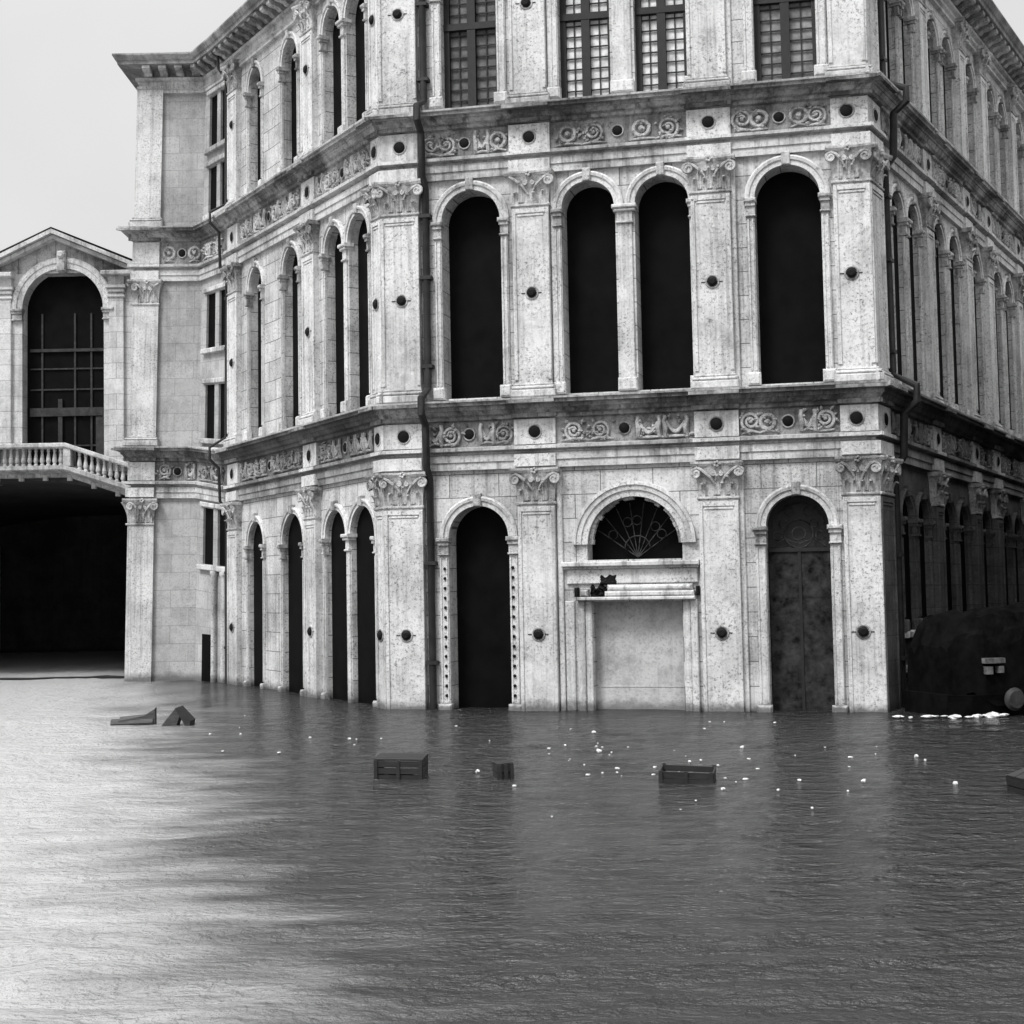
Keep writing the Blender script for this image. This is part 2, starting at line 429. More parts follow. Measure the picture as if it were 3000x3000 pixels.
crng = random.Random(21)
def capital(F, s0, s1, z0, z1, o, parent, m0=0.0, m1=0.0):
    mb = MB(F); J = lambda a: 1 + crng.uniform(-a, a); w = s1 - s0; h = z1 - z0; c = (s0 + s1) / 2
    mb.box(s0 - 0.03, s1 + 0.03, z0, z0 + 0.06, -0.02, o + 0.04, m0, m1, bev=0.015)
    # flaring bell
    n = 5; pts = []; fs = []
    for i in range(n + 1):
        t = i / n; e = 0.10 * t ** 2.2; zz = z0 + 0.06 + (h - 0.16) * t
        pts += [(s0 - e - m0 * (o + e), zz, -0.02), (s0 - e - m0 * (o + e), zz, o + e), (s1 + e + m1 * (o + e), zz, o + e), (s1 + e + m1 * (o + e), zz, -0.02)]
    for i in range(n):
        for j in range(3): fs.append((i * 4 + j, i * 4 + j + 1, i * 4 + 5 + j, i * 4 + 4 + j))
    mb.add(pts, fs)
    k = 4
    for i in range(k):
        if crng.random() > 0.12: leaf(mb, s0 + w * (i + 0.5) / k, z0 + 0.06, o, w / k * 0.95 * J(0.1), h * 0.40 * J(0.14), 0.07 * J(0.35))
    for i in range(k - 1):
        if crng.random() > 0.1: leaf(mb, s0 + w * (i + 1) / k, z0 + 0.10, o + 0.01, w / k * 0.95 * J(0.1), h * 0.62 * J(0.1), 0.09 * J(0.35))
    for sg, x in ((-1, s0 - 0.02), (1, s1 + 0.02)):
        if crng.random() > 0.15: volute(mb, x, z1 - 0.24 * J(0.06), o + 0.12, 0.115 * J(0.14), sg)
        mb.tube([(c + sg * 0.04, z0 + h * 0.35, o + 0.03), (c + sg * w * 0.18, z0 + h * 0.58, o + 0.09), (x - sg * 0.10, z1 - 0.17, o + 0.13), (x, z1 - 0.115, o + 0.13)], [0.02, 0.03, 0.035, 0.03], 6)
        volute(mb, c + sg * 0.09, z1 - 0.26, o + 0.10, 0.06, -sg)
    # concave abacus with its flower
    ab = []
    N_ = 8
    for i in range(N_ + 1):
        t = i / N_; ab.append((s0 - 0.13 - m0 * o + (w + 0.26 + (m0 + m1) * o) * t, o + 0.21 - 0.09 * math.sin(PI * t)))
    pts = []; fs = []
    for x, oo in ab: pts += [(x, z1 - 0.10, -0.02), (x, z1 - 0.10, oo - 0.03), (x, z1 - 0.045, oo), (x, z1, oo), (x, z1, -0.02)]
    for i in range(N_):
        for j in range(4): fs.append((i * 5 + j, i * 5 + 5 + j, i * 5 + 6 + j, i * 5 + 1 + j))
    fs += [(0, 1, 2, 3, 4), tuple(N_ * 5 + j for j in (4, 3, 2, 1, 0))]
    mb.add(pts, fs)
    for a in range(5):
        mb.disc(c + 0.045 * math.cos(a * 1.257), z1 - 0.06 + 0.045 * math.sin(a * 1.257), o + 0.08, o + 0.16, 0.032, 8, 0.015)
    return mb.build('capital', M['carved'], parent)

def pilaster(F, s0, s1, z0, z1, parent, capz, o=0.14, m0=0.0, m1=0.0, base=True, anchor=None, panel=True, cap=True, mat='pilaster'):
    mb = MB(F)
    mb.box(s0, s1, z0, z1 if not cap else capz + 0.03, -0.03, o, m0, m1)
    if panel:
        rw = 0.085; t0 = z0 + (0.5 if base else 0.3); t1 = (capz if cap else z1) - 0.14
        S0 = s0 - m0 * o; S1 = s1 + m1 * o
        for x0 in (S0, S1 - rw): mb.box(x0, x0 + rw, t0 - 0.12, t1 + 0.1, o - 0.01, o + 0.03, bev=0.012)
        mb.box(S0 + rw + 0.002, S1 - rw - 0.002, t1, t1 + 0.1, o - 0.01, o + 0.028)
        mb.box(S0 + rw + 0.03, S1 - rw - 0.03, t1 - 0.075, t1 - 0.03, o - 0.01, o + 0.02, bev=0.01)
    root = mb.build('pilaster', M[mat], parent)
    if base:
        b = MB(F)
        b.box(s0 - 0.09, s1 + 0.09, z0, z0 + 0.16, -0.02, o + 0.11, m0, m1, bev=0.02)
        b.box(s0 - 0.07, s1 + 0.07, z0 + 0.162, z0 + 0.25, -0.02, o + 0.09, m0, m1, bev=0.035)
        b.box(s0 - 0.03, s1 + 0.03, z0 + 0.252, z0 + 0.30, -0.02, o + 0.045, m0, m1, bev=0.015)
        b.build('base', M['ledge'], root)
    if cap: capital(F, s0, s1, capz, z1, o, root, m0, m1)
    if anchor is not None:
        c = (s0 + s1) / 2
        r_ = MB(F); r_.ring(c, anchor, o + 0.005, 0.135, 0.022)
        r_.build('anchor_rim', M['carved'], root, True)
        d = MB(F); d.disc(c, anchor, o - 0.01, o + 0.05, 0.105, 14, 0.03)
        d.box(c - 0.24, c - 0.10, anchor - 0.007, anchor + 0.007, o, o + 0.015)
        d.box(c + 0.10, c + 0.22, anchor - 0.007, anchor + 0.007, o, o + 0.015)
        d.build('wall_anchor', M['iron'], root)
    return root

# ------------------------------------------------------------------ palace: openings of every storey
B0 = -0.7
def op(a, b, sill, sp, **k): return dict(a=a, b=b, sill=sill, sp=sp, **k)
F1 = [op(1.41, 2.82, B0 + 0.05, 3.80), op(4.57, 6.65, 3.24, 3.58, door=(4.68, 6.62, 2.33)), op(8.41, 9.73, B0 + 0.05, 3.88)]
F2 = [op(1.36, 2.76, 6.9, 10.90), op(4.15, 5.36, 6.9, 11.0), op(5.79, 6.99, 6.9, 11.0), op(8.37, 9.76, 6.9, 10.92)]
F3 = [op(1.42, 2.74, 13.56, 16.5), op(4.16, 5.33, 13.56, 16.5), op(5.87, 7.02, 13.56, 16.5), op(8.46, 9.77, 13.56, 16.5)]
wall(FF, 0, FF.L, B0, 5.65, F1, M['stone'], palace)
wall(FF, 0, FF.L, 5.65, 12.2, F2, M['stone'], palace)
wall(FF, 0, FF.L, 12.2, 17.65, F3, M['stone'], palace, 0.35)

LD = 0.25
def canal_ops(sill, sp):
    return [op(2.0, 3.2, sill, sp), op(4.95, 6.2, sill, sp), op(8.1, 9.28, sill, sp), op(9.62, 10.92, sill, sp - 0.06)]
L1 = [op(1.9, 3.25, B0 + 0.05, 3.98), op(4.8, 6.4, B0 + 0.05, 3.92), op(7.95, 9.32, B0 + 0.05, 3.96), op(9.58, 11.1, B0 + 0.05, 3.90)]; L2 = canal_ops(6.9, 10.95); L3 = canal_ops(13.56, 16.5)
wall(FL, 0, FL.L, B0, 5.65, L1, M['stone'], palace, 0.14)
wall(FL, 0, FL.L, 5.65, 12.2, L2, M['stone'], palace, LD)
wall(FL, 0, FL.L, 12.2, 17.65, L3, M['stone'], palace, LD)

ZB = [(1.75, 2.75), (3.05, 4.05), (5.35, 6.45), (6.85, 7.95), (9.3, 10.4), (11.9, 13.0), (13.4, 14.5), (15.9, 17.0), (18.4, 19.5), (19.9, 21.0), (22.4, 23.5), (25.0, 26.1)]
def lane_ops(sill, sp): return [op(a, b, sill, sp) for a, b in ZB]
Z1 = lane_ops(1.6, 4.1); Z2 = lane_ops(6.9, 10.95); Z3 = lane_ops(13.56, 16.3)
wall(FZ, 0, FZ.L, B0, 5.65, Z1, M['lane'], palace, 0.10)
wall(FZ, 0, FZ.L, 5.65, 12.2, Z2, M['stone'], palace, 0.12)
wall(FZ, 0, FZ.L, 12.2, 17.65, Z3, M['stone'], palace, 0.16)

# window bay: pairs of small rectangular windows, two rows a storey
WX = [(0.40, 1.05), (1.33, 2.0)]
def wall_pairs(z0, z1, rows):
    zc = z0
    for i, (a, b) in enumerate(rows):
        zt = (b + rows[i + 1][0]) / 2 if i + 1 < len(rows) else z1
        wall(FW, 0, FW.L, zc, zt, [op(x0, x1, a, b, rect=True) for x0, x1 in WX], M['block'], palace, 0.09); zc = zt
        for x0, x1 in WX:
            window(FW, op(x0, x1, a, b, rect=True), palace, 'void', False, False, False, False, depth=0.09, name='small_window')
        MB(FW).box(0.25, 2.03, a - 0.16, a - 0.01, -0.02, 0.14, bev=0.02).build('window_sill', M['ledge'], palace)
        MB(FW).box(0.27, 2.02, b + 0.03, b + 0.17, -0.02, 0.08, bev=0.02).build('window_lintel', M['ledge'], palace)
wall_pairs(B0, 5.65, [(3.4, 5.05)])
wall_pairs(5.65, 12.2, [(7.1, 8.68), (9.75, 11.38)])
wall_pairs(12.2, 17.65, [(13.72, 15.1), (15.65, 17.2)])
# ground floor door of the bay and its half columns
window(FW, op(0.5, 1.15, B0, 1.35, rect=True, depth=-0.03), palace, 'void', False, False, False, False, name='side_door')
for x in (1.28, 1.85):
    m = MB(FW); m.lathe(x, 0.08, [(B0, 0.10), (3.1, 0.09), (3.15, 0.13), (3.24, 0.13)], 10); m.build('half_column', M['pilaster'], palace, True)

# plain end block
wall(FB, 0, FB.L, B0, 17.65, [], M['block'], palace)
bk = MB()
zt = KN['Z'][3]
Zp, hp = VP['Z'], VP['h']
Fh = FR['g']
m = MB(Fh); m.quad((0, B0, 0), (Fh.L, B0, 0), (Fh.L, 17.65, 0), (0, 17.65, 0)); m.build('wall', M['block'], palace)
m = MB(); Zb = (Zp[0] - 2, Zp[1] + 8)
for (x0, y0), (x1, y1) in ((Zp, Zb), (Zb, hp)):
    m.quad((x0, y0, B0), (x1, y1, B0), (x1, y1, 18.6), (x0, y0, 18.2))
m.build('wall', M['block'], palace)

# panes, archivolts, imposts, jambs
for o_, pane in zip(F1, ('void', None, 'shutter')):
    if pane: window(FF, o_, palace, pane, shaft_base=-0.12, iw=0.26, inner=False)
for i, o_ in enumerate(F2):
    window(FF, o_, palace, 'void', iw=0.21, inner=False, sides=((1, 1), (1, 0), (0, 1), (1, 1))[i])
def mullion(F, s, z0, z1, w, o=0.05):
    """slim shaft between twin lights"""
    m = MB(F)
    m.box(s - w / 2, s + w / 2, z0, z0 + 0.28, -0.05, o + 0.10, bev=0.03)
    m.box(s - w / 2 + 0.05, s + w / 2 - 0.05, z0 + 0.28, z1 - 0.42, -0.05, o, bev=0.015)
    m.box(s - w / 2 + 0.02, s + w / 2 - 0.02, z1 - 0.42, z1 - 0.37, -0.05, o + 0.05, bev=0.015)
    m.box(s - w / 2 + 0.04, s + w / 2 - 0.04, z1 - 0.37, z1 - 0.16, -0.05, o + 0.01)
    m.box(s - w / 2 - 0.03, s + w / 2 + 0.03, z1 - 0.16, z1 - 0.09, -0.1, o + 0.07, bev=0.02)
    m.box(s - w / 2 - 0.06, s + w / 2 + 0.06, z1 - 0.09, z1 - 0.005, -0.12, o + 0.11, bev=0.02)
    m.build('mullion', M['pilaster'], palace)
mullion(FF, 5.575, 6.9, 11.0, 0.42)
mullion(FF, 5.60, 13.56, 16.5, 0.52)
mullion(FL, 9.45, B0, 4.02, 0.30); mullion(FL, 9.45, 6.9, 10.95, 0.30); mullion(FL, 9.45, 13.56, 16.5, 0.30)

def leaded(F, o_, root, dp, mw=0.19, nx=2, step=0.26, tr=15.57):
    """timber frame with a post, a transom and fine glazing bars"""
    a, b, z0, z1 = o_['a'], o_['b'], o_['sill'], o_['sp']
    c = (a + b) / 2; o0 = -dp + 0.03
    fr = MB(F)
    fr.box(a, a + 0.13, z0, z1, o0, o0 + 0.10); fr.box(b - 0.09, b, z0, z1, o0, o0 + 0.10)
    fr.box(c - mw / 2, c + mw / 2, z0, z1, o0, o0 + 0.12)
    fr.box(a, b, tr - 0.08, tr + 0.08, o0 + 0.003, o0 + 0.13); fr.box(a, b, z0, z0 + 0.08, o0 + 0.002, o0 + 0.11)
    r = (b - a) / 2; fr.arch_sweep(c, z1, [(r, o0), (r, o0 + 0.1), (r - 0.1, o0 + 0.1), (r - 0.1, o0)])
    fr.build('window_frame', M['bars'], root)
    gb = MB(F)
    for lo, hi in ((a + 0.13, c - mw / 2), (c + mw / 2, b - 0.09)):
        for i in range(1, nx): x = lo + (hi - lo) * i / nx; gb.box(x - 0.012, x + 0.012, z0, z1, o0, o0 + 0.025)
        z = z0 + step
        while z < z1:
            gb.box(lo, hi, z - 0.014, z + 0.014, o0, o0 + 0.028); z += step
    gb.build('glazing_bars', M['bars'], root)
for o_, pane, sd in zip(F3, ('dimcurtain', 'curtain', 'curtain', 'midcurtain'), ((1, 1), (1, 0), (0, 1), (1, 1))):
    w_ = window(FF, o_, palace, pane, iw=0.26, depth=0.35, sides=sd, inner=False)
    leaded(FF, o_, w_, 0.35)
for ops, dp in ((L1, 0.14), (L2, LD), (L3, LD)):
    for i, o_ in enumerate(ops):
        window(FL, o_, palace, 'void', w=0.15, iw=0.14, depth=dp, inner=False, sides=((1, 1), (1, 1), (1, 0), (0, 1))[i], shaft_base=(-0.1 if o_['sill'] < 0 else None))
for ops, dp in ((Z1, 0.10), (Z2, 0.12), (Z3, 0.16)):
    for o_ in ops:
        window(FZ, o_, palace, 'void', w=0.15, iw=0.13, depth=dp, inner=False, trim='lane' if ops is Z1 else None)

# pilasters: (frame, s0, s1, left mitre, right mitre)
PIL = [(FF, 0.0, 0.86, mLF, 0), (FF, 3.06, 3.90, 0, 0), (FF, 7.04, 7.88, 0, 0), (FF, 10.02, FF.L, 0, mFZ),
       (FL, 0.3, 1.2, 0, 0), (FL, 6.75, 7.6, 0, 0), (FL, 11.36, FL.L, 0, mLF),
       (FZ, 0.0, 0.8, mFZ, 0), (FZ, 4.35, 5.0, 0, 0), (FZ, 8.3, 8.95, 0, 0), (FZ, 10.8, 11.5, 0, 0), (FZ, 14.85, 15.5, 0, 0), (FZ, 17.4, 18.05, 0, 0), (FZ, 21.35, 22.0, 0, 0), (FZ, 23.9, 24.6, 0, 0)]
for F, a, b, m0, m1 in PIL:
    an = (1.65, 9.15, 15.85)
    deep = F is not FZ
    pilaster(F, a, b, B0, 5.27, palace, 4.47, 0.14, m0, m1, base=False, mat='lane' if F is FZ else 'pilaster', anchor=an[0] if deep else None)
    pilaster(F, a, b, 6.84, 11.85, palace, 11.08, 0.14, m0, m1, anchor=an[1] if deep else None)
    pilaster(F, a, b, 13.42, 17.6, palace, 16.8, 0.14, m0, m1, anchor=an[2] if deep else None)
# end block pilaster
for z0, z1, cz in ((B0, 5.27, 4.5), (6.84, 11.85, 11.1), (13.42, 17.6, 16.85)):
    pilaster(FB, 0.0, 0.70, z0, z1, palace, cz, 0.12, mHB, 0, base=z0 > 0, panel=False, cap=z0 < 13)
# extra plain strips beside the front pilasters
for x in (3.98, 7.93):
    for z0, z1 in ((B0, 5.27), (6.84, 11.85), (13.42, 17.38)): MB(FF).box(x - 0.06, x + 0.06, z0, z1, -0.02, 0.07, bev=0.015).build('wall_strip', M['pilaster'], palace)

# ------------------------------------------------------------------ mouldings round the palace
FZ_ = {5.65: (5.80, 6.36, 6.80), 12.2: (12.35, 12.98, 13.38)}
fr_parts = []
# the canal and lane sides of the lower entablature use a darker stone tone
for z, (a, b, c) in FZ_.items():
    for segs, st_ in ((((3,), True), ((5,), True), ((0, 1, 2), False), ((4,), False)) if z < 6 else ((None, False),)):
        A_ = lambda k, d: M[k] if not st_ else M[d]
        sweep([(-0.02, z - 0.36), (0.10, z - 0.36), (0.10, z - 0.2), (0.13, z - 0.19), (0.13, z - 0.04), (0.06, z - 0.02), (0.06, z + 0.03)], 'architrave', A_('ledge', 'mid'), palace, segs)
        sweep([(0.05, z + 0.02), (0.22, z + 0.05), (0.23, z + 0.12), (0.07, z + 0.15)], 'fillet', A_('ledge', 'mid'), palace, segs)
        f_ = sweep([(0.07, a), (0.075, b)], 'frieze', A_('frieze', 'dark_tone'), palace, segs)
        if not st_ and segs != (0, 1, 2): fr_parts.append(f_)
        sweep([(0.075, b), (0.15, b + 0.03), (0.16, b + 0.10), (0.24, b + 0.13), (0.30, b + 0.22), (0.33, b + 0.22), (0.34, c - 0.13)], 'bed_moulding', A_('cornice', 'dark_tone'), palace, segs)
        sweep([(0.34, c - 0.13), (0.45, c - 0.125), (0.46, c - 0.05)], 'corona', A_('cornice', 'dark_tone'), palace, segs)
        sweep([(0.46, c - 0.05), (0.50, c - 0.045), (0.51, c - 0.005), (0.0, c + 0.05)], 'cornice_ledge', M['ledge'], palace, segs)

def ressaut(F, a, b, z, m0, m1, fr, disc=True, sw=0.08):
    fa, fb, c = FZ_[z]
    m = MB(F)
    m.box(a - sw, b + sw, z - 0.33, z - 0.06, 0.0, 0.19, m0, m1)
    m.box(a - sw - 0.03, b + sw + 0.03, z + 0.048, z + 0.123, 0.0, 0.245, m0, m1)
    m.box(a - sw, b + sw, fa + 0.005, fb, 0.0, 0.145, m0, m1)
    m.build('frieze_block', M['pilaster'], fr)
    m = MB(F)
    m.box(a - sw - 0.04, b + sw + 0.04, fb + 0.035, fb + 0.128, 0.0, 0.225, m0, m1)
    m.box(a - sw - 0.06, b + sw + 0.06, c - 0.122, c - 0.052, 0.0, 0.515, m0, m1)
    m.build('cornice_break', M['cornice'], fr)
    if disc: roundel(F, (a + b) / 2, (fa + fb) / 2, 0.145, fr, 0.128)
def roundel(F, s, z, o, fr, r):
    k = MB(F); k.ring(s, z, o + 0.005, r + 0.025, 0.018); k.build('roundel_rim', M['carved'], fr, True)
    d = MB(F); d.disc(s, z, o - 0.02, o + 0.03, r, 18, 0.02); d.build('roundel', M['marble'], fr, True)

def scroll(mb, s, z, o, h, sg, rng):
    """one carved acanthus scroll with leaves"""
    r = h * 0.40
    pts = []
    for i in range(30):
        t = i / 29; a = -PI * 0.5 + sg * t * 3.4 * PI; rr = r * (1 - 0.75 * t)
        pts.append((s + rr * math.cos(a), z + rr * math.sin(a), o + 0.015 + 0.03 * t))
    mb.tube(pts, [0.042 * (1 - 0.35 * i / 29) for i in range(30)], 6)
    mb.disc(s, z, o - 0.01, o + 0.05, r * 0.22, 8, 0.02)
    for k in range(7):
        a = rng.uniform(0, 2 * PI); R = r * rng.uniform(0.9, 1.3)
        x, y = s + R * math.cos(a), z + R * math.sin(a) * 0.8
        l = rng.uniform(0.06, 0.13); b = a + rng.uniform(-1.2, 1.2)
        mb.tube([(x, y, o), (x + l * 0.5 * math.cos(b), y + l * 0.5 * math.sin(b), o + 0.045), (x + l * math.cos(b), y + l * math.sin(b), o + 0.02)], [0.02, 0.036, 0.012], 5)

rng = random.Random(3)
def relief(F, s0, s1, z, fr, disc=True):
    fa, fb, c = FZ_[z]; zc = (fa + fb) / 2; h = fb - fa; c0 = (s0 + s1) / 2
    o = 0.075
    n = max(1, int(round((s1 - s0) / 2 / 0.62)))
    half = (s1 - s0) / 2 - (0.2 if disc else 0.0)
    for sg in (-1, 1):
        for i in range(n):
            mb = MB(F)
            x = c0 + sg * ((0.24 if disc else 0.04) + half * (i + 0.5) / n * 0.92); wd = half / n * 0.46
            kind = rng.choice((0, 0, 1, 2, 2))
            mb.tube([(x - wd, zc - h * 0.40, o), (x, zc - h * rng.uniform(0.3, 0.42), o + 0.045), (x + wd, zc - h * 0.38, o)], [0.02, 0.035, 0.02], 6)
            if kind == 0: scroll(mb, x, zc + rng.uniform(-0.03, 0.03), o, h * rng.uniform(0.8, 1.0), sg * (1 if i % 2 else -1), rng)
            elif kind == 1:      # wreath with ribbons
                mb.ring(x, zc, o + 0.02, h * 0.27, 0.05, n=16); mb.disc(x, zc, o - 0.01, o + 0.06, h * 0.10, 8, 0.03)
            else:                # swag between two upright figures
                for q in (-1, 1):
                    mb.tube([(x + q * wd * 0.8, zc - h * 0.38, o), (x + q * wd * 0.7, zc - h * 0.05, o + 0.05), (x + q * wd * 0.85, zc + h * 0.2, o + 0.05), (x + q * wd * 0.75, zc + h * 0.4, o + 0.03)], [0.05, 0.07, 0.045, 0.05], 6)
                mb.tube([(x - wd * 0.7 + wd * 1.4 * t / 8, zc + h * 0.2 - h * 0.42 * math.sin(PI * t / 8), o + 0.035) for t in range(9)], [0.025, 0.035, 0.045, 0.05, 0.055, 0.05, 0.045, 0.035, 0.025], 6)
            for k in range(9):
                a = rng.uniform(0, 2 * PI); xx = x + rng.uniform(-1, 1) * wd; zz = zc + rng.uniform(-0.38, 0.38) * h; l = rng.uniform(0.05, 0.14)
                mb.tube([(xx, zz, o), (xx + l * 0.5 * math.cos(a), zz + l * 0.4 * math.sin(a), o + 0.05), (xx + l * math.cos(a), zz + l * 0.8 * math.sin(a), o + 0.02)], [0.02, 0.042, 0.012], 5)
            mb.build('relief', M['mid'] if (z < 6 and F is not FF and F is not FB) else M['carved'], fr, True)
    if disc: roundel(F, c0, zc, 0.085, fr, 0.105)

groups = {FF: [p for p in PIL if p[0] is FF], FL: [p for p in PIL if p[0] is FL], FZ: [p for p in PIL if p[0] is FZ]}
for z, fr in zip(FZ_, fr_parts):
    for F, ps in groups.items():
        for (_, a, b, m0, m1) in ps: ressaut(F, a, b, z, m0, m1, fr, True, sw=0.0 if (m0 or m1) else 0.05)
        for p, q in zip(ps[:-1], ps[1:]): relief(F, p[2] + 0.1, q[1] - 0.1, z, fr, True)
    ressaut(FB, 0.0, 0.7, z, mHB, 0, fr, False, 0.0)
    relief(FB, 0.85, 1.95, z, fr, True); relief(FW, 0.2, 1.9, z, fr, False)

# eaves: band, corbels, wide cornice, gutter
sweep([(0.0, 17.38), (0.10, 17.40), (0.10, 17.48), (0.16, 17.52), (0.08, 17.54), (0.08, 17.74), (0.17, 17.78), (0.17, 17.86), (0.05, 17.88)], 'eave_band', M['ledge'], palace)
ev = sweep([(0.0, 17.86), (0.05, 18.10), (0.62, 18.13), (0.64, 18.22)], 'eave', M['eave'], palace)
sweep([(0.64, 18.22), (0.68, 18.25), (0.76, 18.38), (0.76, 18.43), (0.0, 18.6)], 'gutter', M['eave'], palace)
for F in (FB, FW, FL, FF, FZ):
    n = max(2, int(round(F.L / 0.55)))
    for i in range(n):
        mb = MB(F)
        x = F.L * (i + 0.5) / n
        poly = [(0.04, 17.87), (0.22, 17.88), (0.30, 17.95), (0.50, 17.98), (0.57, 18.03), (0.57, 18.118), (0.04, 18.095)]
        pts = [(x - 0.12, z, o) for o, z in poly] + [(x + 0.12, z, o) for o, z in poly]; k = len(poly)
        mb.add(pts, [tuple(range(k))[::-1], tuple(range(k, 2 * k))] + [(j, (j + 1) % k, k + (j + 1) % k, k + j) for j in range(k)])
        mb.build('corbel', M['carved'], ev)
# hipped roof
m = MB()
ring_ = []
for i, k in enumerate(order):
    p = PF.P(i, 18.5, 0.5); ring_.append(p)
ring_.append((Zb[0], Zb[1], 19.8))
apex1, apex2 = (0.5, 44, 20.6), (10, 48, 20.6)
n = len(ring_)
for i in range(n):
    p, q = ring_[i], ring_[(i + 1) % n]
    mx = (p[0] + q[0]) / 2
    if i == 5: m.quad(p, q, apex2, apex1)
    elif i >= 6: m.add([p, q, apex2 if i == 6 else apex1, apex2 if i == 6 else apex2], [(0, 1, 2)]) if i == 6 else m.quad(p, q, apex1, apex2)
    else: m.add([p, q, apex1], [(0, 1, 2)])
m.build('roof', M['roof'], palace)

# ------------------------------------------------------------------ ground floor doorway, lunette, gates
o_ = F1[1]
lun = window(FF, o_, palace, 'void', arch=False, impost=False, shaft=False, inner=False, name='lunette')
c = (o_['a'] + o_['b']) / 2; r = (o_['b'] - o_['a']) / 2
MB(FF).arch_sweep(c, o_['sp'], [(r - 0.02, -0.06), (r - 0.02, 0.05), (r + 0.11, 0.055), (r + 0.12, 0.09), (r + 0.22, 0.10), (r + 0.23, 0.13), (r + 0.30, 0.12), (r + 0.31, -0.02)], n=36).build('archivolt', M['pilaster'], lun, True)
# crumbling inner ring of the lunette
for i in range(26):
    q = MB(FF)
    a0 = PI * (i + 0.04) / 26; a1 = PI * (i + 0.96) / 26
    if i in (11, 12, 15, 7): continue
    t = 0.10 + rng.uniform(-0.03, 0.03)
    q.arch_sweep(c, o_['sp'], [(r - 0.03, -0.25), (r - t, -0.25), (r - t, -0.07), (r - 0.03, -0.065)], a0, a1, 3)
    q.build('voussoir', M['carved'], lun)
gr = MB(FF)
for i in range(1, 9): gr.tube([(c, o_['sill'] + 0.05, -0.42), (c + (r - 0.12) * math.cos(PI * i / 9), o_['sp'] + (r - 0.12) * math.sin(PI * i / 9), -0.42)], 0.012, 5)
for k in (1, 2, 4, 5, 7):
    a = PI * (k + 0.5) / 9; gr.ring(c + 0.62 * math.cos(a), o_['sp'] - 0.1 + 0.62 * math.sin(a), -0.41, 0.10, 0.012, n=12, sides=5)
gr.ring(c, o_['sp'] - 0.1, -0.41, 0.28, 0.014, 0, PI); gr.build('grille', M['grille'], lun)

dr = MB(FF); dr.quad((4.66, B0, -0.28), (6.64, B0, -0.28), (6.64, 2.35, -0.28), (4.66, 2.35, -0.28))
door = dr.build('blocked_doorway', M['plaster'], palace)
m = MB(FF)
m.box(4.68, 6.62, 0.48, 0.50, -0.28, -0.268); m.box(4.68, 6.62, B0, 0.46, -0.278, -0.262)
m.build('door_board', M['plaster'], door)
m = MB(FF)
for x0, x1, oo in ((4.33, 4.50, 0.12), (4.50, 4.66, 0.06), (6.64, 6.80, 0.06), (6.80, 6.95, 0.10), (4.06, 4.27, 0.05)): MB(FF).box(x0, x1, B0, 2.36, -0.02, oo, bev=0.02).build('door_jamb', M['pilaster'], door)
m = MB(FF)
m.box(4.36, 6.92, 2.362, 2.44, -0.02, 0.26, bev=0.02); m.box(4.98, 6.90, 2.442, 2.56, -0.02, 0.24, bev=0.03); m.box(5.02, 6.86, 2.562, 2.70, -0.02, 0.15, bev=0.05)
m.box(4.42, 4.60, 2.442, 2.60, -0.02, 0.18, bev=0.04)
m.build('door_hood', M['ledge'], door)
m = MB(FF)
m.box(4.12, 6.97, 2.72, 3.045, -0.02, 0.07, bev=0.02); m.box(4.05, 7.0, 3.047, 3.09, -0.02, 0.13)
m.build('door_frieze', M['pilaster'], door)
m = MB(FF); m.box(4.02, 7.02, 3.092, 3.2, -0.02, 0.22, bev=0.02); m.build('lunette_sill', M['ledge'], door)
def rough(x0, x1, z0, z1, o0, o1, nx=9, nz=7, sd=0):
    """jagged patch of broken masonry"""
    mb = MB(FF); pts = []
    for j in range(nz + 1):
        for i in range(nx + 1):
            u, v_ = i / nx, j / nz; e = 1 if 0 < i < nx and 0 < j < nz else 0
            q_ = noise.noise(Vector((u * 5 + sd, v_ * 5, 2.0)))
            pts.append((x0 + (x1 - x0) * u + 0.035 * noise.noise(Vector((v_ * 6, sd, u * 2))), z0 + (z1 - z0) * (v_ * (0.75 + 0.35 * noise.noise(Vector((u * 4, sd, 5))) + 0.15 * u)), o0 + e * (o1 - o0) * (0.7 + 0.6 * q_)))
    mb.add(pts, [(j * (nx + 1) + i, j * (nx + 1) + i + 1, (j + 1) * (nx + 1) + i + 1, (j + 1) * (nx + 1) + i) for j in range(nz) for i in range(nx)])
    return mb
rough(4.62, 4.99, 2.44, 2.74, -0.01, 0.16, sd=3).build('broken_corner', M['iron'], door)
rough(4.84, 5.22, 2.69, 2.95, 0.06, 0.10, sd=8).build('broken_corner', M['iron'], door)
for x0, x1 in ((4.29, 4.38), (6.93, 7.0)): MB(FF).box(x0, x1, 2.45, 2.65, -0.02, 0.14, bev=0.02).build('hood_bracket', M['iron'], door)

# studded gate posts on the first arch
m = MB(FF)
z = 0.1
while z < 3.3:
    for x in (2.90, 1.33): m.disc(x, z, 0.04, 0.085, 0.035, 8, 0.02)
    z += 0.215
m.build('gate_studs', M['iron'], palace)
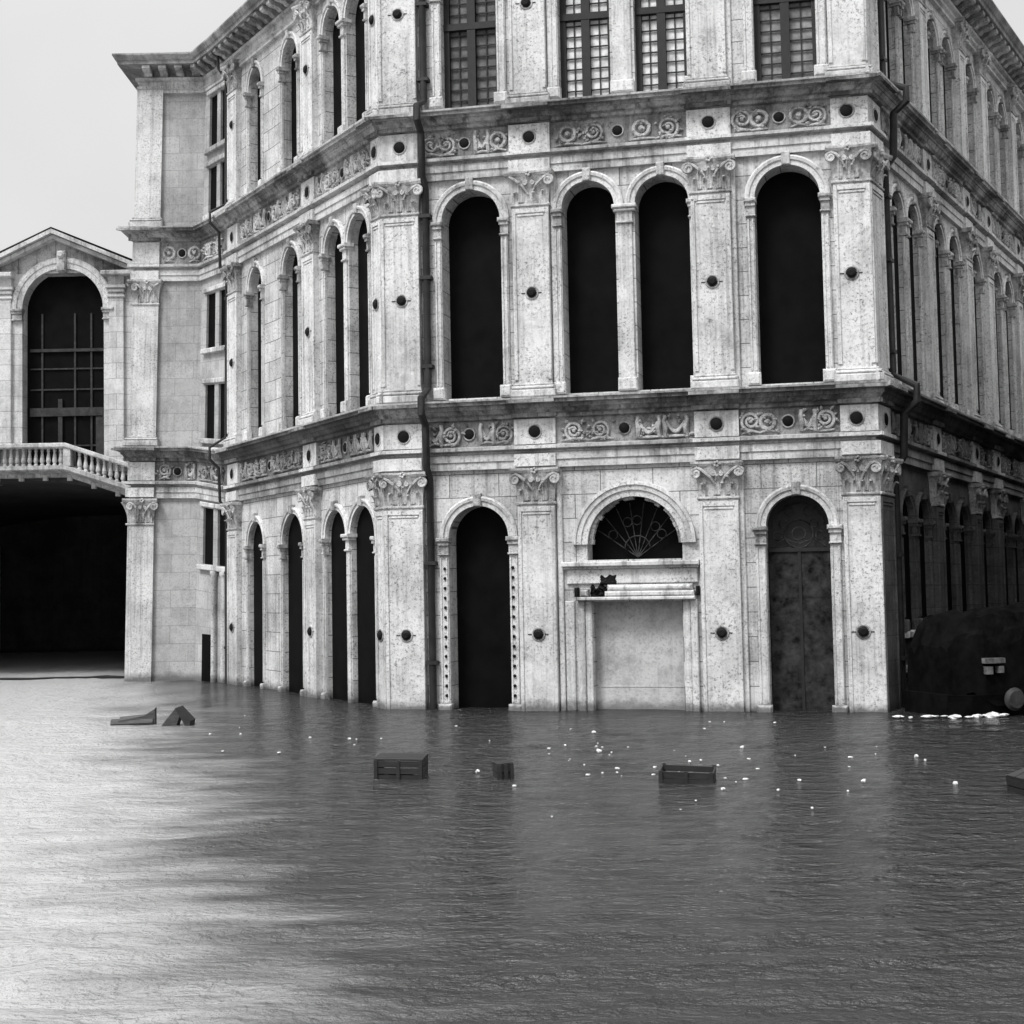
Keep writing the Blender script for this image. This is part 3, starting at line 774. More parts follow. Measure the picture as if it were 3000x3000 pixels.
# closed gate of the third arch: planks, transom and a fanlight grille
o3 = F1[2]; c3 = (o3['a'] + o3['b']) / 2; r3 = (o3['b'] - o3['a']) / 2
gm = MB(FF)
z = B0
while z < 3.3:
    gm.box(o3['a'] + 0.02, o3['b'] - 0.02, z, z + 0.178, -0.5, -0.44 + rng.uniform(-0.004, 0.004)); z += 0.18
gate = gm.build('wooden_gate', M['weathered'], palace)
m = MB(FF)
m.box(o3['a'], o3['b'], 3.34, 3.42, -0.5, -0.40); m.box(c3 - 0.03, c3 + 0.03, B0, 3.34, -0.5, -0.41)
m.build('gate_rail', M['bars'], gate)
m = MB(FF)
m.ring(c3, 3.72, -0.42, 0.30, 0.016, n=20); m.ring(c3, 3.72, -0.42, 0.14, 0.014, n=14); m.ring(c3, 3.84, -0.42, r3 - 0.12, 0.016, 0.1, PI - 0.1)
for sg in (-1, 1):
    for k in range(3): m.ring(c3 + sg * (0.2 + 0.12 * k), 4.2 - 0.26 * k, -0.42, 0.09, 0.014, n=12)
    m.tube([(c3, 3.5, -0.42), (c3 + sg * 0.3, 3.62, -0.42), (c3 + sg * 0.55, 3.45, -0.42)], 0.014, 5)
m.build('fanlight_grille', M['grille'], gate)

# ------------------------------------------------------------------ downpipes
def pipe(F, s, z1, oo, outs, r):
    m = MB(F)
    path = [(s, B0, 0.10)]
    for z, (fa, fb, c) in FZ_.items():
        path += [(s, z - 0.55, 0.10), (s, z - 0.30, 0.30), (s, fb - 0.08, 0.34), (s, fb + 0.16, 0.62), (s, c + 0.06, 0.62), (s, c + 0.35, 0.12)]
    path += [(s, 17.3, 0.12), (s, 17.6, 0.36), (s, 18.4, 0.4)]
    m.tube(path, r, 10)
    for z in (1.0, 3.2, 7.6, 9.6, 11.0, 14.2, 16.0): m.box(s - r * 1.5, s + r * 1.5, z, z + 0.08, 0.0, 0.10 + r * 1.2)
    m.build('downpipe', M['pipe'], palace, True)
pipe(FF, 1.02, 0, 0, 0, 0.085)
pipe(FZ, 1.15, 0, 0, 0, 0.085)
pipe(FL, 0.05, 0, 0, 0, 0.045)

# lane side: parapets below the ground floor arches with paired pedestals
for a, b in ZB:
    MB(FZ).box(a - 0.12, b + 0.12, 1.45, 1.6, -0.02, 0.16, bev=0.02).build('parapet_sill', M['ledge'], palace)
    MB(FZ).box(a, b, 0.7, 0.85, -0.02, 0.10, bev=0.02).build('parapet_band', M['ledge'], palace)

# ------------------------------------------------------------------ stone bridge
BX0, BY = -40.0, 45.5
bridge = empty('stone_bridge', (-20, BY, 0), 'pale stone bridge with balustrade and arched portico over a pitch dark vault', 'bridge')
BF = Frame((BX0, BY), (-12.0, BY), None, None, 500.0)
X = lambda x: x - BX0
cx = -19.0
def rail_z(x):
    """walkway parapet top: level at the crown, then down the steps on both sides"""
    d = abs(x - cx)
    return 7.73 if d < 4.35 else 7.73 - (d - 4.35) * 0.34
def soff_z(x):
    d = abs(x - cx); return 6.62 - 0.0185 * max(0, d - 1.0) ** 2
# spandrel face with the vault edge
m = MB(BF); xs = [cx - 6.7 + 13.4 * i / 40 for i in range(41)]
for x0, x1 in zip(xs[:-1], xs[1:]):
    a0, a1 = soff_z(x0), soff_z(x1)
    t0, t1 = max(rail_z(x0) - 0.92, a0 + 0.02), max(rail_z(x1) - 0.92, a1 + 0.02)
    m.quad((X(x0), a0, 0), (X(x1), a1, 0), (X(x1), t1, 0), (X(x0), t0, 0))
    m.quad((X(x0), a0, 0), (X(x1), a1, 0), (X(x1), a1, -22), (X(x0), a0, -22))
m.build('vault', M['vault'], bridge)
m = MB(BF)
m.quad((X(-25.7), -0.7, -22), (X(-12.2), -0.7, -22), (X(-12.2), 7, -22), (X(-25.7), 7, -22))  # added end wall shuts the vault so it stays dark
m.quad((X(-25.7), -0.7, 0), (X(-25.7), -0.7, -22), (X(-25.7), 7, -22), (X(-25.7), 7, 0))
m.quad((X(-12.35), -0.7, 0), (X(-12.35), -0.7, -22), (X(-12.35), 6.2, -22), (X(-12.35), 6.2, 0))
m.build('vault_sides_added_end', M['vault'], bridge)
m = MB(BF)
m.box(0, X(-25.7), -0.7, 4.3, -22, 0.1)
m.box(X(-25.72), X(-25.1), -0.7, 5.2, -22, 0.1)
m.build('abutment', M['bridge'], bridge)
# mouldings following the walkway
def along(prof, name, mat, parent, x0=cx - 6.75, x1=cx + 6.75):
    xs = sorted(set([x0, cx - 4.35, cx + 4.35, x1])); mb = MB(BF); k = len(prof)
    for a, b in zip(xs[:-1], xs[1:]):
        pts = [(X(a), rail_z(a) + z, o) for o, z in prof] + [(X(b), rail_z(b) + z, o) for o, z in prof]
        mb.add(pts, [(j, (j + 1) % k, k + (j + 1) % k, k + j) for j in range(k)] + [tuple(range(k)), tuple(range(k, 2 * k))[::-1]])
    return mb.build(name, mat, parent)
along([(0.0, -1.12), (0.10, -1.10), (0.12, -1.0), (0.45, -0.92), (0.5, -0.88), (0.5, -0.76), (0.0, -0.70)], 'string_course', M['ledge'], bridge)
bal = along([(-0.05, -0.17), (0.42, -0.17), (0.46, -0.13), (0.46, -0.03), (0.40, 0.0), (-0.05, 0.0)], 'balustrade', M['ledge'], bridge)
def balu(x, zb, h):
    m = MB(BF); o = 0.22
    m.lathe(X(x), o, [(zb, 0.075), (zb + 0.06, 0.075), (zb + 0.09, 0.045), (zb + h * 0.30, 0.085), (zb + h * 0.45, 0.07), (zb + h * 0.78, 0.038), (zb + h * 0.86, 0.06), (zb + h * 0.93, 0.045), (zb + h, 0.075)], 10)
    return m.build('baluster', M['bridge'], bal, True)
x = -25.3
while x < -12.6:
    if min(abs(x + q_) for q_ in (14.6, 17.0, 21.0, 23.4)) > 0.2: balu(x, rail_z(x) - 0.76, 0.60)
    x += 0.205
for x in (-23.4, -21.0, -17.0, -14.6):
    m = MB(BF); m.box(X(x) - 0.13, X(x) + 0.13, rail_z(x) - 0.76, rail_z(x) - 0.16, 0.04, 0.40, bev=0.02); m.build('pedestal', M['bridge'], bal)
for i in range(8):
    x = -18.6 + i * 0.8
    MB(BF).box(X(x) - 0.08, X(x) + 0.08, rail_z(x) - 1.22, rail_z(x) - 1.0, 0.0, 0.14, bev=0.03).build('modillion', M['bridge'], bridge)
# deck
m = MB(BF)
m.box(X(-25.7), X(-12.05), 6.66, 6.76, -22, -0.02)
m.build('deck', M['bridge'], bridge)
# portico: walls, arch, pediment, roof
PYo = -0.9
PFm = Frame((BX0, BY + 0.05), (-12.0, BY + 0.05), None, None, 540.0)
po = op(X(-16.22), X(-13.50), 7.0, 12.28, depth=0.5)
wall(PFm, X(-16.95), X(-12.12), 6.76, 13.9, [po], M['bridge'], bridge)
pw = window(PFm, po, bridge, 'void', True, True, False, False, w=0.36, depth=0.5, iw=0.36, name='portico_arch')
m = MB(PFm)
m.box(X(-15.16), X(-15.02), 7.0, 9.3, -0.48, -0.40)
m.box(X(-16.1), X(-13.5), 8.72, 9.0, -0.487, -0.38)
m.box(X(-16.1), X(-13.5), 10.9, 11.0, -0.486, -0.40)
m.box(X(-13.9), X(-13.55), 7.0, 8.7, -0.485, -0.42)
for x in (-15.7, -14.6, -14.05): m.box(X(x) - 0.03, X(x) + 0.03, 7.0, 12.2, -0.484, -0.43)
for z in (7.7, 9.6, 10.3): m.box(X(-16.1), X(-13.5), z, z + 0.05, -0.483, -0.44)
m.build('inner_frame', M['drum'], pw)
for x in (-16.80, -13.05):
    m = MB(PFm)
    m.box(X(x) - 0.25, X(x) + 0.25, 6.76, 12.75, -0.02, 0.12, bev=0.02)
    m.box(X(x) - 0.33, X(x) + 0.33, 6.76, 7.1, -0.02, 0.2, bev=0.03)
    m.box(X(x) - 0.30, X(x) + 0.30, 12.60, 12.68, -0.02, 0.17, bev=0.02); m.box(X(x) - 0.29, X(x) + 0.29, 12.76, 12.9, -0.02, 0.18, bev=0.03); m.box(X(x) - 0.34, X(x) + 0.34, 12.9, 13.02, -0.02, 0.24, bev=0.02)
    m.box(X(x) - 0.26, X(x) + 0.26, 13.02, 13.3, -0.02, 0.15)
    m.build('portico_pilaster', M['bridge'], bridge)
for a, b in ((-17.3, -16.45), (-13.5, -12.14)): MB(PFm).box(X(a), X(b), 13.3, 13.46, -0.02, 0.42, bev=0.03).build('portico_cornice', M['ledge'], bridge)
m = MB(PFm)
AP = (X(-15.1), 14.86)
for sg, end in ((-1, X(-17.7)), (1, X(-12.2))):
    e = (end, 13.62)
    for dz, o0, o1, th in ((0.0, 0.0, 0.50, 0.14), (-0.16, 0.0, 0.34, 0.13)):
        p = [(AP[0], AP[1] + dz), (e[0], e[1] + dz), (e[0], e[1] + dz - th), (AP[0], AP[1] + dz - th)]
        m.prism(p if sg < 0 else p[::-1], o0, o1)
m.build('raking_cornice', M['ledge'], bridge)
m = MB(PFm)
m.prism([(X(-17.3), 13.47), (X(-12.2), 13.47), AP], -3.2, 0.01); m.build('pediment', M['cornice'], bridge)  # darker material carries both soffit shade and dark stone
m = MB(PFm); kc = (po['a'] + po['b']) / 2
m.box(kc - 0.15, kc + 0.15, 13.5, 14.2, 0.0, 0.22, bev=0.04); m.disc(kc, 14.05, 0.15, 0.26, 0.13, 10, 0.06); m.build('keystone_head', M['carved'], bridge)
m = MB(PFm)
for end in (X(-17.75), X(-12.15)):
    m.quad((AP[0], AP[1] + 0.06, 0.5), (end, 13.68, 0.5), (end, 13.68, -3.4), (AP[0], AP[1] + 0.06, -3.4))
for xx in (-16.95, -12.14): m.quad((X(xx), 6.76, 0), (X(xx), 6.76, -3.2), (X(xx), 13.9, -3.2), (X(xx), 13.9, 0))
m.quad((X(-16.95), 6.76, -3.2), (X(-12.14), 6.76, -3.2), (X(-12.14), 13.9, -3.2), (X(-16.95), 13.9, -3.2))
m.build('portico_roof', M['roof'], bridge)
# shop row roof behind the portico, going down the far half of the bridge
m = MB(BF)
ra, rb = (X(-40), 9.0), (X(-17.2), 15.2)
m.quad((ra[0], ra[1] - 2.2, -2.2), (rb[0], rb[1] - 2.2, -2.2), (rb[0], rb[1], -5), (ra[0], ra[1], -5))
m.quad((ra[0], ra[1] - 2.2, -7.8), (rb[0], rb[1] - 2.2, -7.8), (rb[0], rb[1], -5), (ra[0], ra[1], -5))
m.add([(rb[0], rb[1] - 2.2, -2.2), (rb[0], rb[1], -5), (rb[0], rb[1] - 2.2, -7.8)], [(0, 1, 2)])
m.build('shop_roof', M['roof'], bridge)
m = MB(BF); m.quad((ra[0], 3.5, -2.6), (rb[0], 6.7, -2.6), (rb[0], rb[1] - 2.1, -2.6), (ra[0], ra[1] - 2.1, -2.6)); m.build('shop_wall', M['block'], bridge)

# drowned quay edge at the foot of the bridge
m = MB(); k = 26
for i in range(k):
    x0 = -19 + 6.6 * i / k; x1 = -19 + 6.6 * (i + 1) / k
    h0, h1 = (0.05 + 0.05 * noise.noise(Vector((x * 1.3, 4, 0))) for x in (x0, x1))
    y0, y1 = (45.0 + 0.35 * noise.noise(Vector((x * 0.6, 9, 0))) for x in (x0, x1))
    m.add([(x0, y0, -0.1), (x1, y1, -0.1), (x1, y1, h1), (x0, y0, h0), (x0, y0 + 0.5, h0), (x1, y1 + 0.5, h1)], [(0, 1, 2, 3), (3, 2, 5, 4)])
tag(m.build('quay_edge', M['quay']), 'dark drowned quay edge just breaking the water below the bridge vault', 'quay edge')

# ------------------------------------------------------------------ house across the lane
nb = empty('lane_house', (17.5, 33, 0), 'plain dark plastered house across the narrow lane at right', 'house')
nd = Vector((0.51, 0.86)).normalized()
A2 = Vector((11.2, 26.2)); B2 = A2 + nd * 30
NF = Frame(tuple(B2), tuple(A2), None, None, 700.0)      # faces the palace
n2 = -NF.n
NG = Frame(tuple(A2), tuple(A2 + n2 * 12), None, None, 740.0)
for F, cols in ((NF, 9), (NG, 3)):
    for z0, z1, sl, sp in ((B0, 5.0, 0.4, 3.3), (5.0, 9.5, 6.0, 8.0)):
        ops = [op(F.L * (i + 0.5) / cols - 0.55, F.L * (i + 0.5) / cols + 0.55, sl, sp, rect=z0 > 0) for i in range(cols)]
        wall(F, 0, F.L, z0, z1, ops, M['house'], nb, 0.25)
        for q_ in ops:
            w_ = window(F, q_, nb, 'void', False, False, False, False, depth=0.25, name='house_window')
            m = MB(F); m.box(q_['a'] - 0.12, q_['b'] + 0.12, sl - 0.14, sl - 0.005, -0.02, 0.12, bev=0.02); m.build('sill', M['house'], w_)
    m = MB(F); m.box(-0.3 if F is NG else 0, F.L, 9.3, 9.6, 0.005, 0.5, bev=0.05); m.build('house_eave', M['house'], nb)
m = MB(); c4 = [A2, A2 + n2 * 12, B2 + n2 * 12, B2]
for p_, q_ in ((c4[1], c4[2]), (c4[2], c4[3])): m.quad((p_.x, p_.y, B0), (q_.x, q_.y, B0), (q_.x, q_.y, 9.5), (p_.x, p_.y, 9.5))
m.build('wall', M['house'], nb)
m = MB(); ctr_ = [(A2 + n2 * 6 + nd * 5), (B2 + n2 * 6 - nd * 5)]
T_ = [(p_.x, p_.y, 9.55) for p_ in c4]; U_ = [(p_.x, p_.y, 12.0) for p_ in ctr_]
m.quad(T_[0], T_[3], U_[1], U_[0]); m.quad(T_[1], T_[2], U_[1], U_[0]); m.add([T_[0], T_[1], U_[0]], [(0, 1, 2)]); m.add([T_[2], T_[3], U_[1]], [(0, 1, 2)])
m.build('roof', M['roof'], nb)

# ------------------------------------------------------------------ covered boat at the right
bo = empty('covered_boat', (8.3, 27.8, 0), 'low black boat under a bulky tarpaulin moored beside the palace corner at right', 'boat')
def boat_w(p):   # local (along, across, z) -> world
    a = math.radians(17); return (8.3 + p[0] * math.cos(a) - p[1] * math.sin(a), 27.8 + p[0] * math.sin(a) + p[1] * math.cos(a), p[2])
m = MB(); n = 30; k = 20
secs = []
for i in range(n + 1):
    t = i / n; x = 0.02 + 3.6 * t
    h = 1.30 + 0.72 * min(1, (x / 0.55)) ** 0.55 + 0.055 * x + 0.02 * math.sin(x * 5.2)
    w = 0.80 + 0.20 * min(1, x / 0.6)
    row = []
    for j in range(k + 1):
        a = PI * j / k
        yy = -w * math.cos(a); yy = math.copysign(abs(yy / w) ** 0.55 * w, yy)
        zz = 0.35 + (h - 0.35) * (math.sin(a) ** 0.42 if 0 < j < k else 0)
        row.append(boat_w((x, yy, zz - 0.06 + 0.26 * noise.noise(Vector((x * 1.5, j * 0.35, 0))) + 0.10 * noise.noise(Vector((x * 4.5, j * 0.9, 4))))))
    secs.append(row)
pts = [p for r_ in secs for p in r_]
fs = [(i * (k + 1) + j, i * (k + 1) + j + 1, (i + 1) * (k + 1) + j + 1, (i + 1) * (k + 1) + j) for i in range(n) for j in range(k)]
fs += [tuple(range(k + 1)), tuple(n * (k + 1) + j for j in range(k + 1))[::-1]]
m.add(pts, fs); m.build('tarpaulin', M['tarp'], bo)
m = MB(); prof = [(-0.8, -0.5), (-1.02, 0.30), (-1.06, 0.42), (1.06, 0.42), (1.02, 0.30), (0.8, -0.5)]
rows = []
for t, sc in ((-0.12, 0.75), (0.3, 0.95), (1.2, 1.0), (3.0, 1.0), (3.7, 0.8), (4.0, 0.5)):
    rows.append([boat_w((t, y * sc, z + (0.15 if sc < 0.5 else 0))) for y, z in prof])
q = len(prof); m.add([p for r_ in rows for p in r_], [(i * q + j, i * q + (j + 1) % q, (i + 1) * q + (j + 1) % q, (i + 1) * q + j) for i in range(len(rows) - 1) for j in range(q)] + [tuple(range(q)), tuple((len(rows) - 1) * q + j for j in range(q))[::-1]])
m.build('hull', M['hull'], bo)
m = MB()
def bbox(m, x0, x1, z0, z1, y0, y1):
    P8 = [boat_w(p) for p in ((x0, y0, z0), (x1, y0, z0), (x1, y0, z1), (x0, y0, z1), (x0, y1, z0), (x1, y1, z0), (x1, y1, z1), (x0, y1, z1))]
    m.add(P8, [(0, 1, 2, 3), (7, 6, 5, 4), (0, 4, 5, 1), (1, 5, 6, 2), (2, 6, 7, 3), (3, 7, 4, 0)])
bbox(m, 0.55, 0.98, 1.03, 1.13, -1.13, -0.97); bbox(m, 0.58, 0.70, 0.82, 0.97, -1.12, -0.97); bbox(m, 0.84, 0.95, 0.84, 0.97, -1.12, -0.97)
m.build('pale_plate', M['plate'], bo)
m = MB(); ctr = boat_w((1.15, -1.14, 0.32))
ax = Vector(boat_w((0, -1, 0))) - Vector(boat_w((0, 0, 0)))
m.tube([tuple(Vector(ctr) - ax * 0.06), tuple(Vector(ctr)), tuple(Vector(ctr) + ax * 0.07)], [0.2, 0.23, 0.17], 16); m.build('fender', M['drum'], bo, True)
m = MB()

# ------------------------------------------------------------------ floating debris
def crate(name, loc, rz, w, d, h, tilt, label, cat, mat, lid=True, slats=4):
    t = empty(name, loc, label, cat, 'crates adrift on the flood'); t.rotation_euler = (tilt[0], tilt[1], rz)
    def bx(m, x0, x1, y0, y1, z0, z1):
        m.add([(x0, y0, z0), (x1, y0, z0), (x1, y1, z0), (x0, y1, z0), (x0, y0, z1), (x1, y0, z1), (x1, y1, z1), (x0, y1, z1)], [(3, 2, 1, 0), (4, 5, 6, 7), (0, 1, 5, 4), (1, 2, 6, 5), (2, 3, 7, 6), (3, 0, 4, 7)])
    m = MB(); z0 = -0.12; hh = (h - z0) / slats
    for i in range(slats):
        a = z0 + hh * i + 0.008; b = z0 + hh * (i + 1) - 0.008; j = rng.uniform(-0.006, 0.006)
        bx(m, -w / 2, w / 2, -d / 2 + j, -d / 2 + 0.02 + j, a, b); bx(m, -w / 2, w / 2, d / 2 - 0.02, d / 2, a, b)
        bx(m, -w / 2, -w / 2 + 0.02, -d / 2 + 0.022, d / 2 - 0.022, a, b); bx(m, w / 2 - 0.02, w / 2, -d / 2 + 0.022, d / 2 - 0.022, a, b)
    o = m.build('side_slats', M[mat]); o.parent = t
    for sx in (-1, 0, 1):
        for sy in (-1, 1):
            if sx == 0 and sy == 1: continue
            m = MB(); bx(m, sx * (w / 2 - 0.03) - 0.025, sx * (w / 2 - 0.03) + 0.025, sy * (d / 2 + 0.012) - 0.01, sy * (d / 2 + 0.012) + 0.01, z0, h + 0.01)
            o = m.build('corner_post' if sx else 'batten', M[mat]); o.parent = t
    m = MB()
    if lid:
        for i in range(4): bx(m, -w / 2, w / 2, -d / 2 + d * i / 4 + 0.006, -d / 2 + d * (i + 1) / 4 - 0.006, h - 0.002, h + 0.022)
    else: bx(m, -w / 2 + 0.03, w / 2 - 0.03, -d / 2 + 0.03, d / 2 - 0.03, h - 0.12, h - 0.10)
    o = m.build('lid' if lid else 'bottom', M[mat]); o.parent = t
    return t
crate('wooden_crate', (-1.66, 19.95, 0), -0.1, 0.70, 0.50, 0.27, (0.06, 0.02), 'largest dark wooden crate afloat, closed, left of the middle of the water', 'crate', 'crate')
crate('small_box', (-0.19, 19.62, 0), 0.3, 0.24, 0.24, 0.20, (0.05, -0.05), 'small dark square box afloat to the right of the big closed crate', 'box', 'crate', True, 3)
crate('slatted_crate', (2.32, 18.95, 0), -0.22, 0.74, 0.42, 0.17, (0.10, 0.03), 'low open slatted crate half sunk below the blocked doorway among white scraps', 'crate', 'crate', False, 3)
crate('broken_crate', (6.62, 17.5, 0), 0.5, 0.7, 0.5, 0.24, (0.1, -0.22), 'dark tilted crate cut by the right edge of the picture', 'crate', 'crate', True, 3)
# drifting timber at the left
t = empty('broken_timber', (-7.87, 28.6, 0), 'grey drifting plank with one pointed end sticking up, left on pale water', 'timber', 'timber adrift on the flood')
m = MB(); m.tube([(-0.46, 0, 0.03), (0.42, -0.05, 0.06)], [0.10, 0.10], 8); o = m.build('log', M['plank']); o.parent = t
m = MB(); m.add([(-0.30, -0.1, -0.1), (0.45, -0.1, -0.1), (0.45, -0.1, 0.33), (0.22, -0.1, 0.19), (-0.30, -0.1, 0.10), (-0.30, 0.05, -0.1), (0.45, 0.05, -0.1), (0.45, 0.05, 0.36), (0.30, 0.05, 0.22), (-0.30, 0.05, 0.17)],
    [(0, 1, 2, 3, 4), (9, 8, 7, 6, 5), (0, 5, 6, 1), (1, 6, 7, 2), (2, 7, 8, 3), (3, 8, 9, 4), (4, 9, 5, 0)]); o = m.build('plank', M['plank']); o.parent = t
t = empty('tilted_box', (-6.98, 28.35, 0), 'wooden box tipped on its corner beside the drifting plank on the left', 'box', 'timber adrift on the flood')
m = MB(); a = 0.72
def tri(m, pts, y0, y1):
    k = len(pts); m.add([(x, y0, z) for x, z in pts] + [(x, y1, z) for x, z in pts], [tuple(range(k)), tuple(range(k, 2 * k))[::-1]] + [(i, k + i, k + (i + 1) % k, (i + 1) % k) for i in range(k)])
tri(m, [(-0.34, -0.1), (0.02, -0.1), (0.14, 0.26), (0.04, 0.36)], -0.05, 0.25); o = m.build('box_side', M['plank']); o.parent = t
m = MB(); tri(m, [(0.05, 0.355), (0.10, 0.38), (0.36, 0.10), (0.34, -0.05), (0.28, -0.05)], -0.16, 0.3); o = m.build('box_lid', M['crate']); o.parent = t

# white scraps
LIT = [(-5.81, 26.35), (-4.96, 23.45), (-5.49, 27.54), (-5.21, 26.24), (-5.9, 30.18), (-3.95, 23.1), (-4.44, 27.71), (-3.77, 25.39), (-3.01, 25.04), (-2.87, 24.92), (-2.81, 24.08), (-2.43, 24.98), (-1.16, 26.98), (-0.47, 24.3), (0.52, 22.21), (0.82, 23.35), (0.82, 21.48), (1.32, 22.6), (1.42, 23.0), (1.52, 22.25), (1.84, 22.93), (1.01, 20.75), (1.0, 19.67), (1.22, 19.83), (1.43, 19.85), (1.46, 19.44), (1.92, 19.56), (2.67, 18.07), (2.85, 19.06), (2.94, 18.67), (3.31, 19.29), (3.35, 17.88), (3.8, 18.72), (4.2, 17.67), (4.97, 22.39), (3.67, 22.6), (3.75, 26.86), (4.02, 26.8), (4.94, 26.49), (4.62, 18.55), (5.79, 22.35), (5.71, 18.14), (2.94, 27.11)]
lr = random.Random(5)
for _ in range(34):
    LIT.append((lr.gauss(2.2, 1.9), lr.gauss(21.0, 2.0)))
LIT = [p for p in LIT if p[1] < 27.0 and not (1.85 < p[0] < 2.85 and 18.5 < p[1] < 19.4)] + [(-5.9, 30.18), (-5.49, 27.54)]
def scrap_mesh(sd, flat):
    r_ = random.Random(sd); pts = []; fs = []
    nu, nv = 9, 5
    for i in range(nv):
        ph = PI * i / (nv - 1)
        for j in range(nu):
            a = 2 * PI * j / nu; rr = 0.05 * (1 + r_.uniform(-0.35, 0.35))
            pts.append((rr * math.sin(ph) * math.cos(a) * 1.25, rr * math.sin(ph) * math.sin(a), rr * math.cos(ph) * flat))
    for i in range(nv - 1):
        for j in range(nu): fs.append((i * nu + j, (i + 1) * nu + j, (i + 1) * nu + (j + 1) % nu, i * nu + (j + 1) % nu))
    return MB().add(pts, fs)
protos = [scrap_mesh(i, (0.8, 0.55, 0.9, 0.45)[i]) for i in range(4)]
first = []
for i, mb in enumerate(protos):
    o = mb.build('litter_scrap', M['litter'])
    first.append(o)
for i, (x, y) in enumerate(LIT):
    o = first[i] if i < 4 else first[i % 4].copy()
    if i >= 4: COL.objects.link(o)
    k = rng.choice((0.22, 0.3, 0.38, 0.46, 0.6)); o.scale = (k, k, k)
    o.location = (x, y, 0.012); o.rotation_euler = (0, 0, rng.uniform(0, 6.28))
    tag(o, 'small white scrap of litter floating loose on the open flood water', 'litter', 'white scraps floating on the water')
BIG = [(7.43, 27.0), (7.62, 26.8), (8.0, 26.98), (8.15, 26.95), (8.32, 26.95), (8.46, 26.75), (8.72, 26.72), (8.91, 26.8), (9.13, 26.95), (9.2, 26.8), (9.34, 26.9), (9.47, 26.95)]
for i, (x, y) in enumerate(BIG):
    o = first[(i + 1) % 4].copy(); COL.objects.link(o)
    k = rng.choice((0.6, 0.9, 1.2, 1.5)); o.scale = (k * rng.uniform(1.0, 2.0), k, k * rng.uniform(0.5, 1.0)); o.location = (x, y, 0.03); o.rotation_euler = (0, 0, rng.uniform(-0.4, 0.4))
    tag(o, 'white clump of washed-up litter in the line along the covered boat', 'litter', 'litter washed up along the boat')

# ------------------------------------------------------------------ flood water
def axis(lo, hi, fine, c0, c1):
    v = [c0]; st = fine
    x = c0
    while x < c1: x += fine; v.append(x)
    st = fine
    while x < hi: st *= 1.25; x += st; v.append(x)
    x = c0; st = fine; L_ = []
    while x > lo: st *= 1.25; x -= st; L_.append(x)
    return L_[::-1] + v
xs = axis(-400, 400, 0.09, -14, 12); ys = axis(-300, 500, 0.055, 6, 30)
def sst(a, b, v):
    t = max(0.0, min(1.0, (v - a) / (b - a))); return t * t * (3 - 2 * t)
def ruffle(x, y):
    """0 = calm water in the lee of the palace, 1 = open water ruffled by wind"""
    j = 1.2 * noise.noise(Vector((x * 0.3, y * 0.30, 2.0))) + 1.0 * noise.noise(Vector((x * 0.8, y * 1.3, 7.0)))
    dl = (-1.2 + (y - 8.5) * -0.285) - x          # metres left of the line from the palace end to the near shore
    dr_ = x - (1.6 + (y - 8.0) * 0.62)
    return max(sst(-1.4, 2.6, dl + j * 0.7), 0.85 * sst(-1.2, 2.5, dr_ + j * 0.5), 0.7 * sst(12.5, 7.5, y + j))
def sky_sheen(x, y):  # mask for the sky brightness painted on the canal-side water
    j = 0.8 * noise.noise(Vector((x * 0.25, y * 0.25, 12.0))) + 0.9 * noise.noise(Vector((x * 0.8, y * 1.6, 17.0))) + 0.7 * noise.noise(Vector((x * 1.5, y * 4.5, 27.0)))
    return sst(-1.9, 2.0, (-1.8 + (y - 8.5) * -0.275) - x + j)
def wave(x, y):
    f = max(0.0, min(1.0, 1.3 - math.hypot(x, y - 18) / 55))
    if f <= 0: return -0.01
    h = 0.030 * noise.noise(Vector((x * 0.35 + 0.05 * y, y * 0.9, 1.0))) + 0.026 * noise.noise(Vector((x * 0.8 + 0.2 * y, y * 2.1, 5.0)))
    h += 0.017 * noise.noise(Vector((x * 2.0 - 0.5 * y, y * 4.4, 9.0))) + 0.007 * noise.noise(Vector((x * 4.2, y * 8.0, 3.0)))
    return 1.8 * h * f * (0.30 + 0.25 * sst(-0.2, 0.4, noise.noise(Vector((x * 0.25, y * 0.5, 33.0)))) + 0.55 * ruffle(x, y))
nx, ny = len(xs), len(ys)
vs = [(x, y, wave(x, y)) for y in ys for x in xs]
fs = [(j * nx + i, j * nx + i + 1, (j + 1) * nx + i + 1, (j + 1) * nx + i) for j in range(ny - 1) for i in range(nx - 1)]
me = bpy.data.meshes.new('water'); me.from_pydata(vs, [], fs); me.update()
me.polygons.foreach_set('use_smooth', [True] * len(me.polygons))
sa_ = me.attributes.new('sky_sheen', 'FLOAT', 'POINT'); sa_.data.foreach_set('value', [sky_sheen(x, y) for y in ys for x in xs])
ra_ = me.attributes.new('ruffle', 'FLOAT', 'POINT'); ra_.data.foreach_set('value', [ruffle(x, y) for y in ys for x in xs])
wm, nt, P, N, L = new_mat('muddy_flood_water')
tc = N('ShaderNodeTexCoord')
def wn(scale, sc, detail=3, rough=0.55, rot=0.0):
    mp = N('ShaderNodeMapping'); mp.inputs['Scale'].default_value = sc; mp.inputs['Rotation'].default_value = (0, 0, rot)
    L(tc.outputs['Object'], mp.inputs['Vector'])
    n = N('ShaderNodeTexNoise'); n.inputs['Scale'].default_value = scale; n.inputs['Detail'].default_value = detail; n.inputs['Roughness'].default_value = rough
    L(mp.outputs['Vector'], n.inputs['Vector']); return n.outputs['Fac']
def wa(a, ka, b):
    x = N('ShaderNodeMath'); x.operation = 'MULTIPLY_ADD'; L(a, x.inputs[0]); x.inputs[1].default_value = ka
    if b is not None: L(b, x.inputs[2])
    else: x.inputs[2].default_value = 0
    return x.outputs[0]
hgt = wa(wn(1.0, (1.8, 3.4, 1), 3, 0.55, 0.12), 0.9, None)
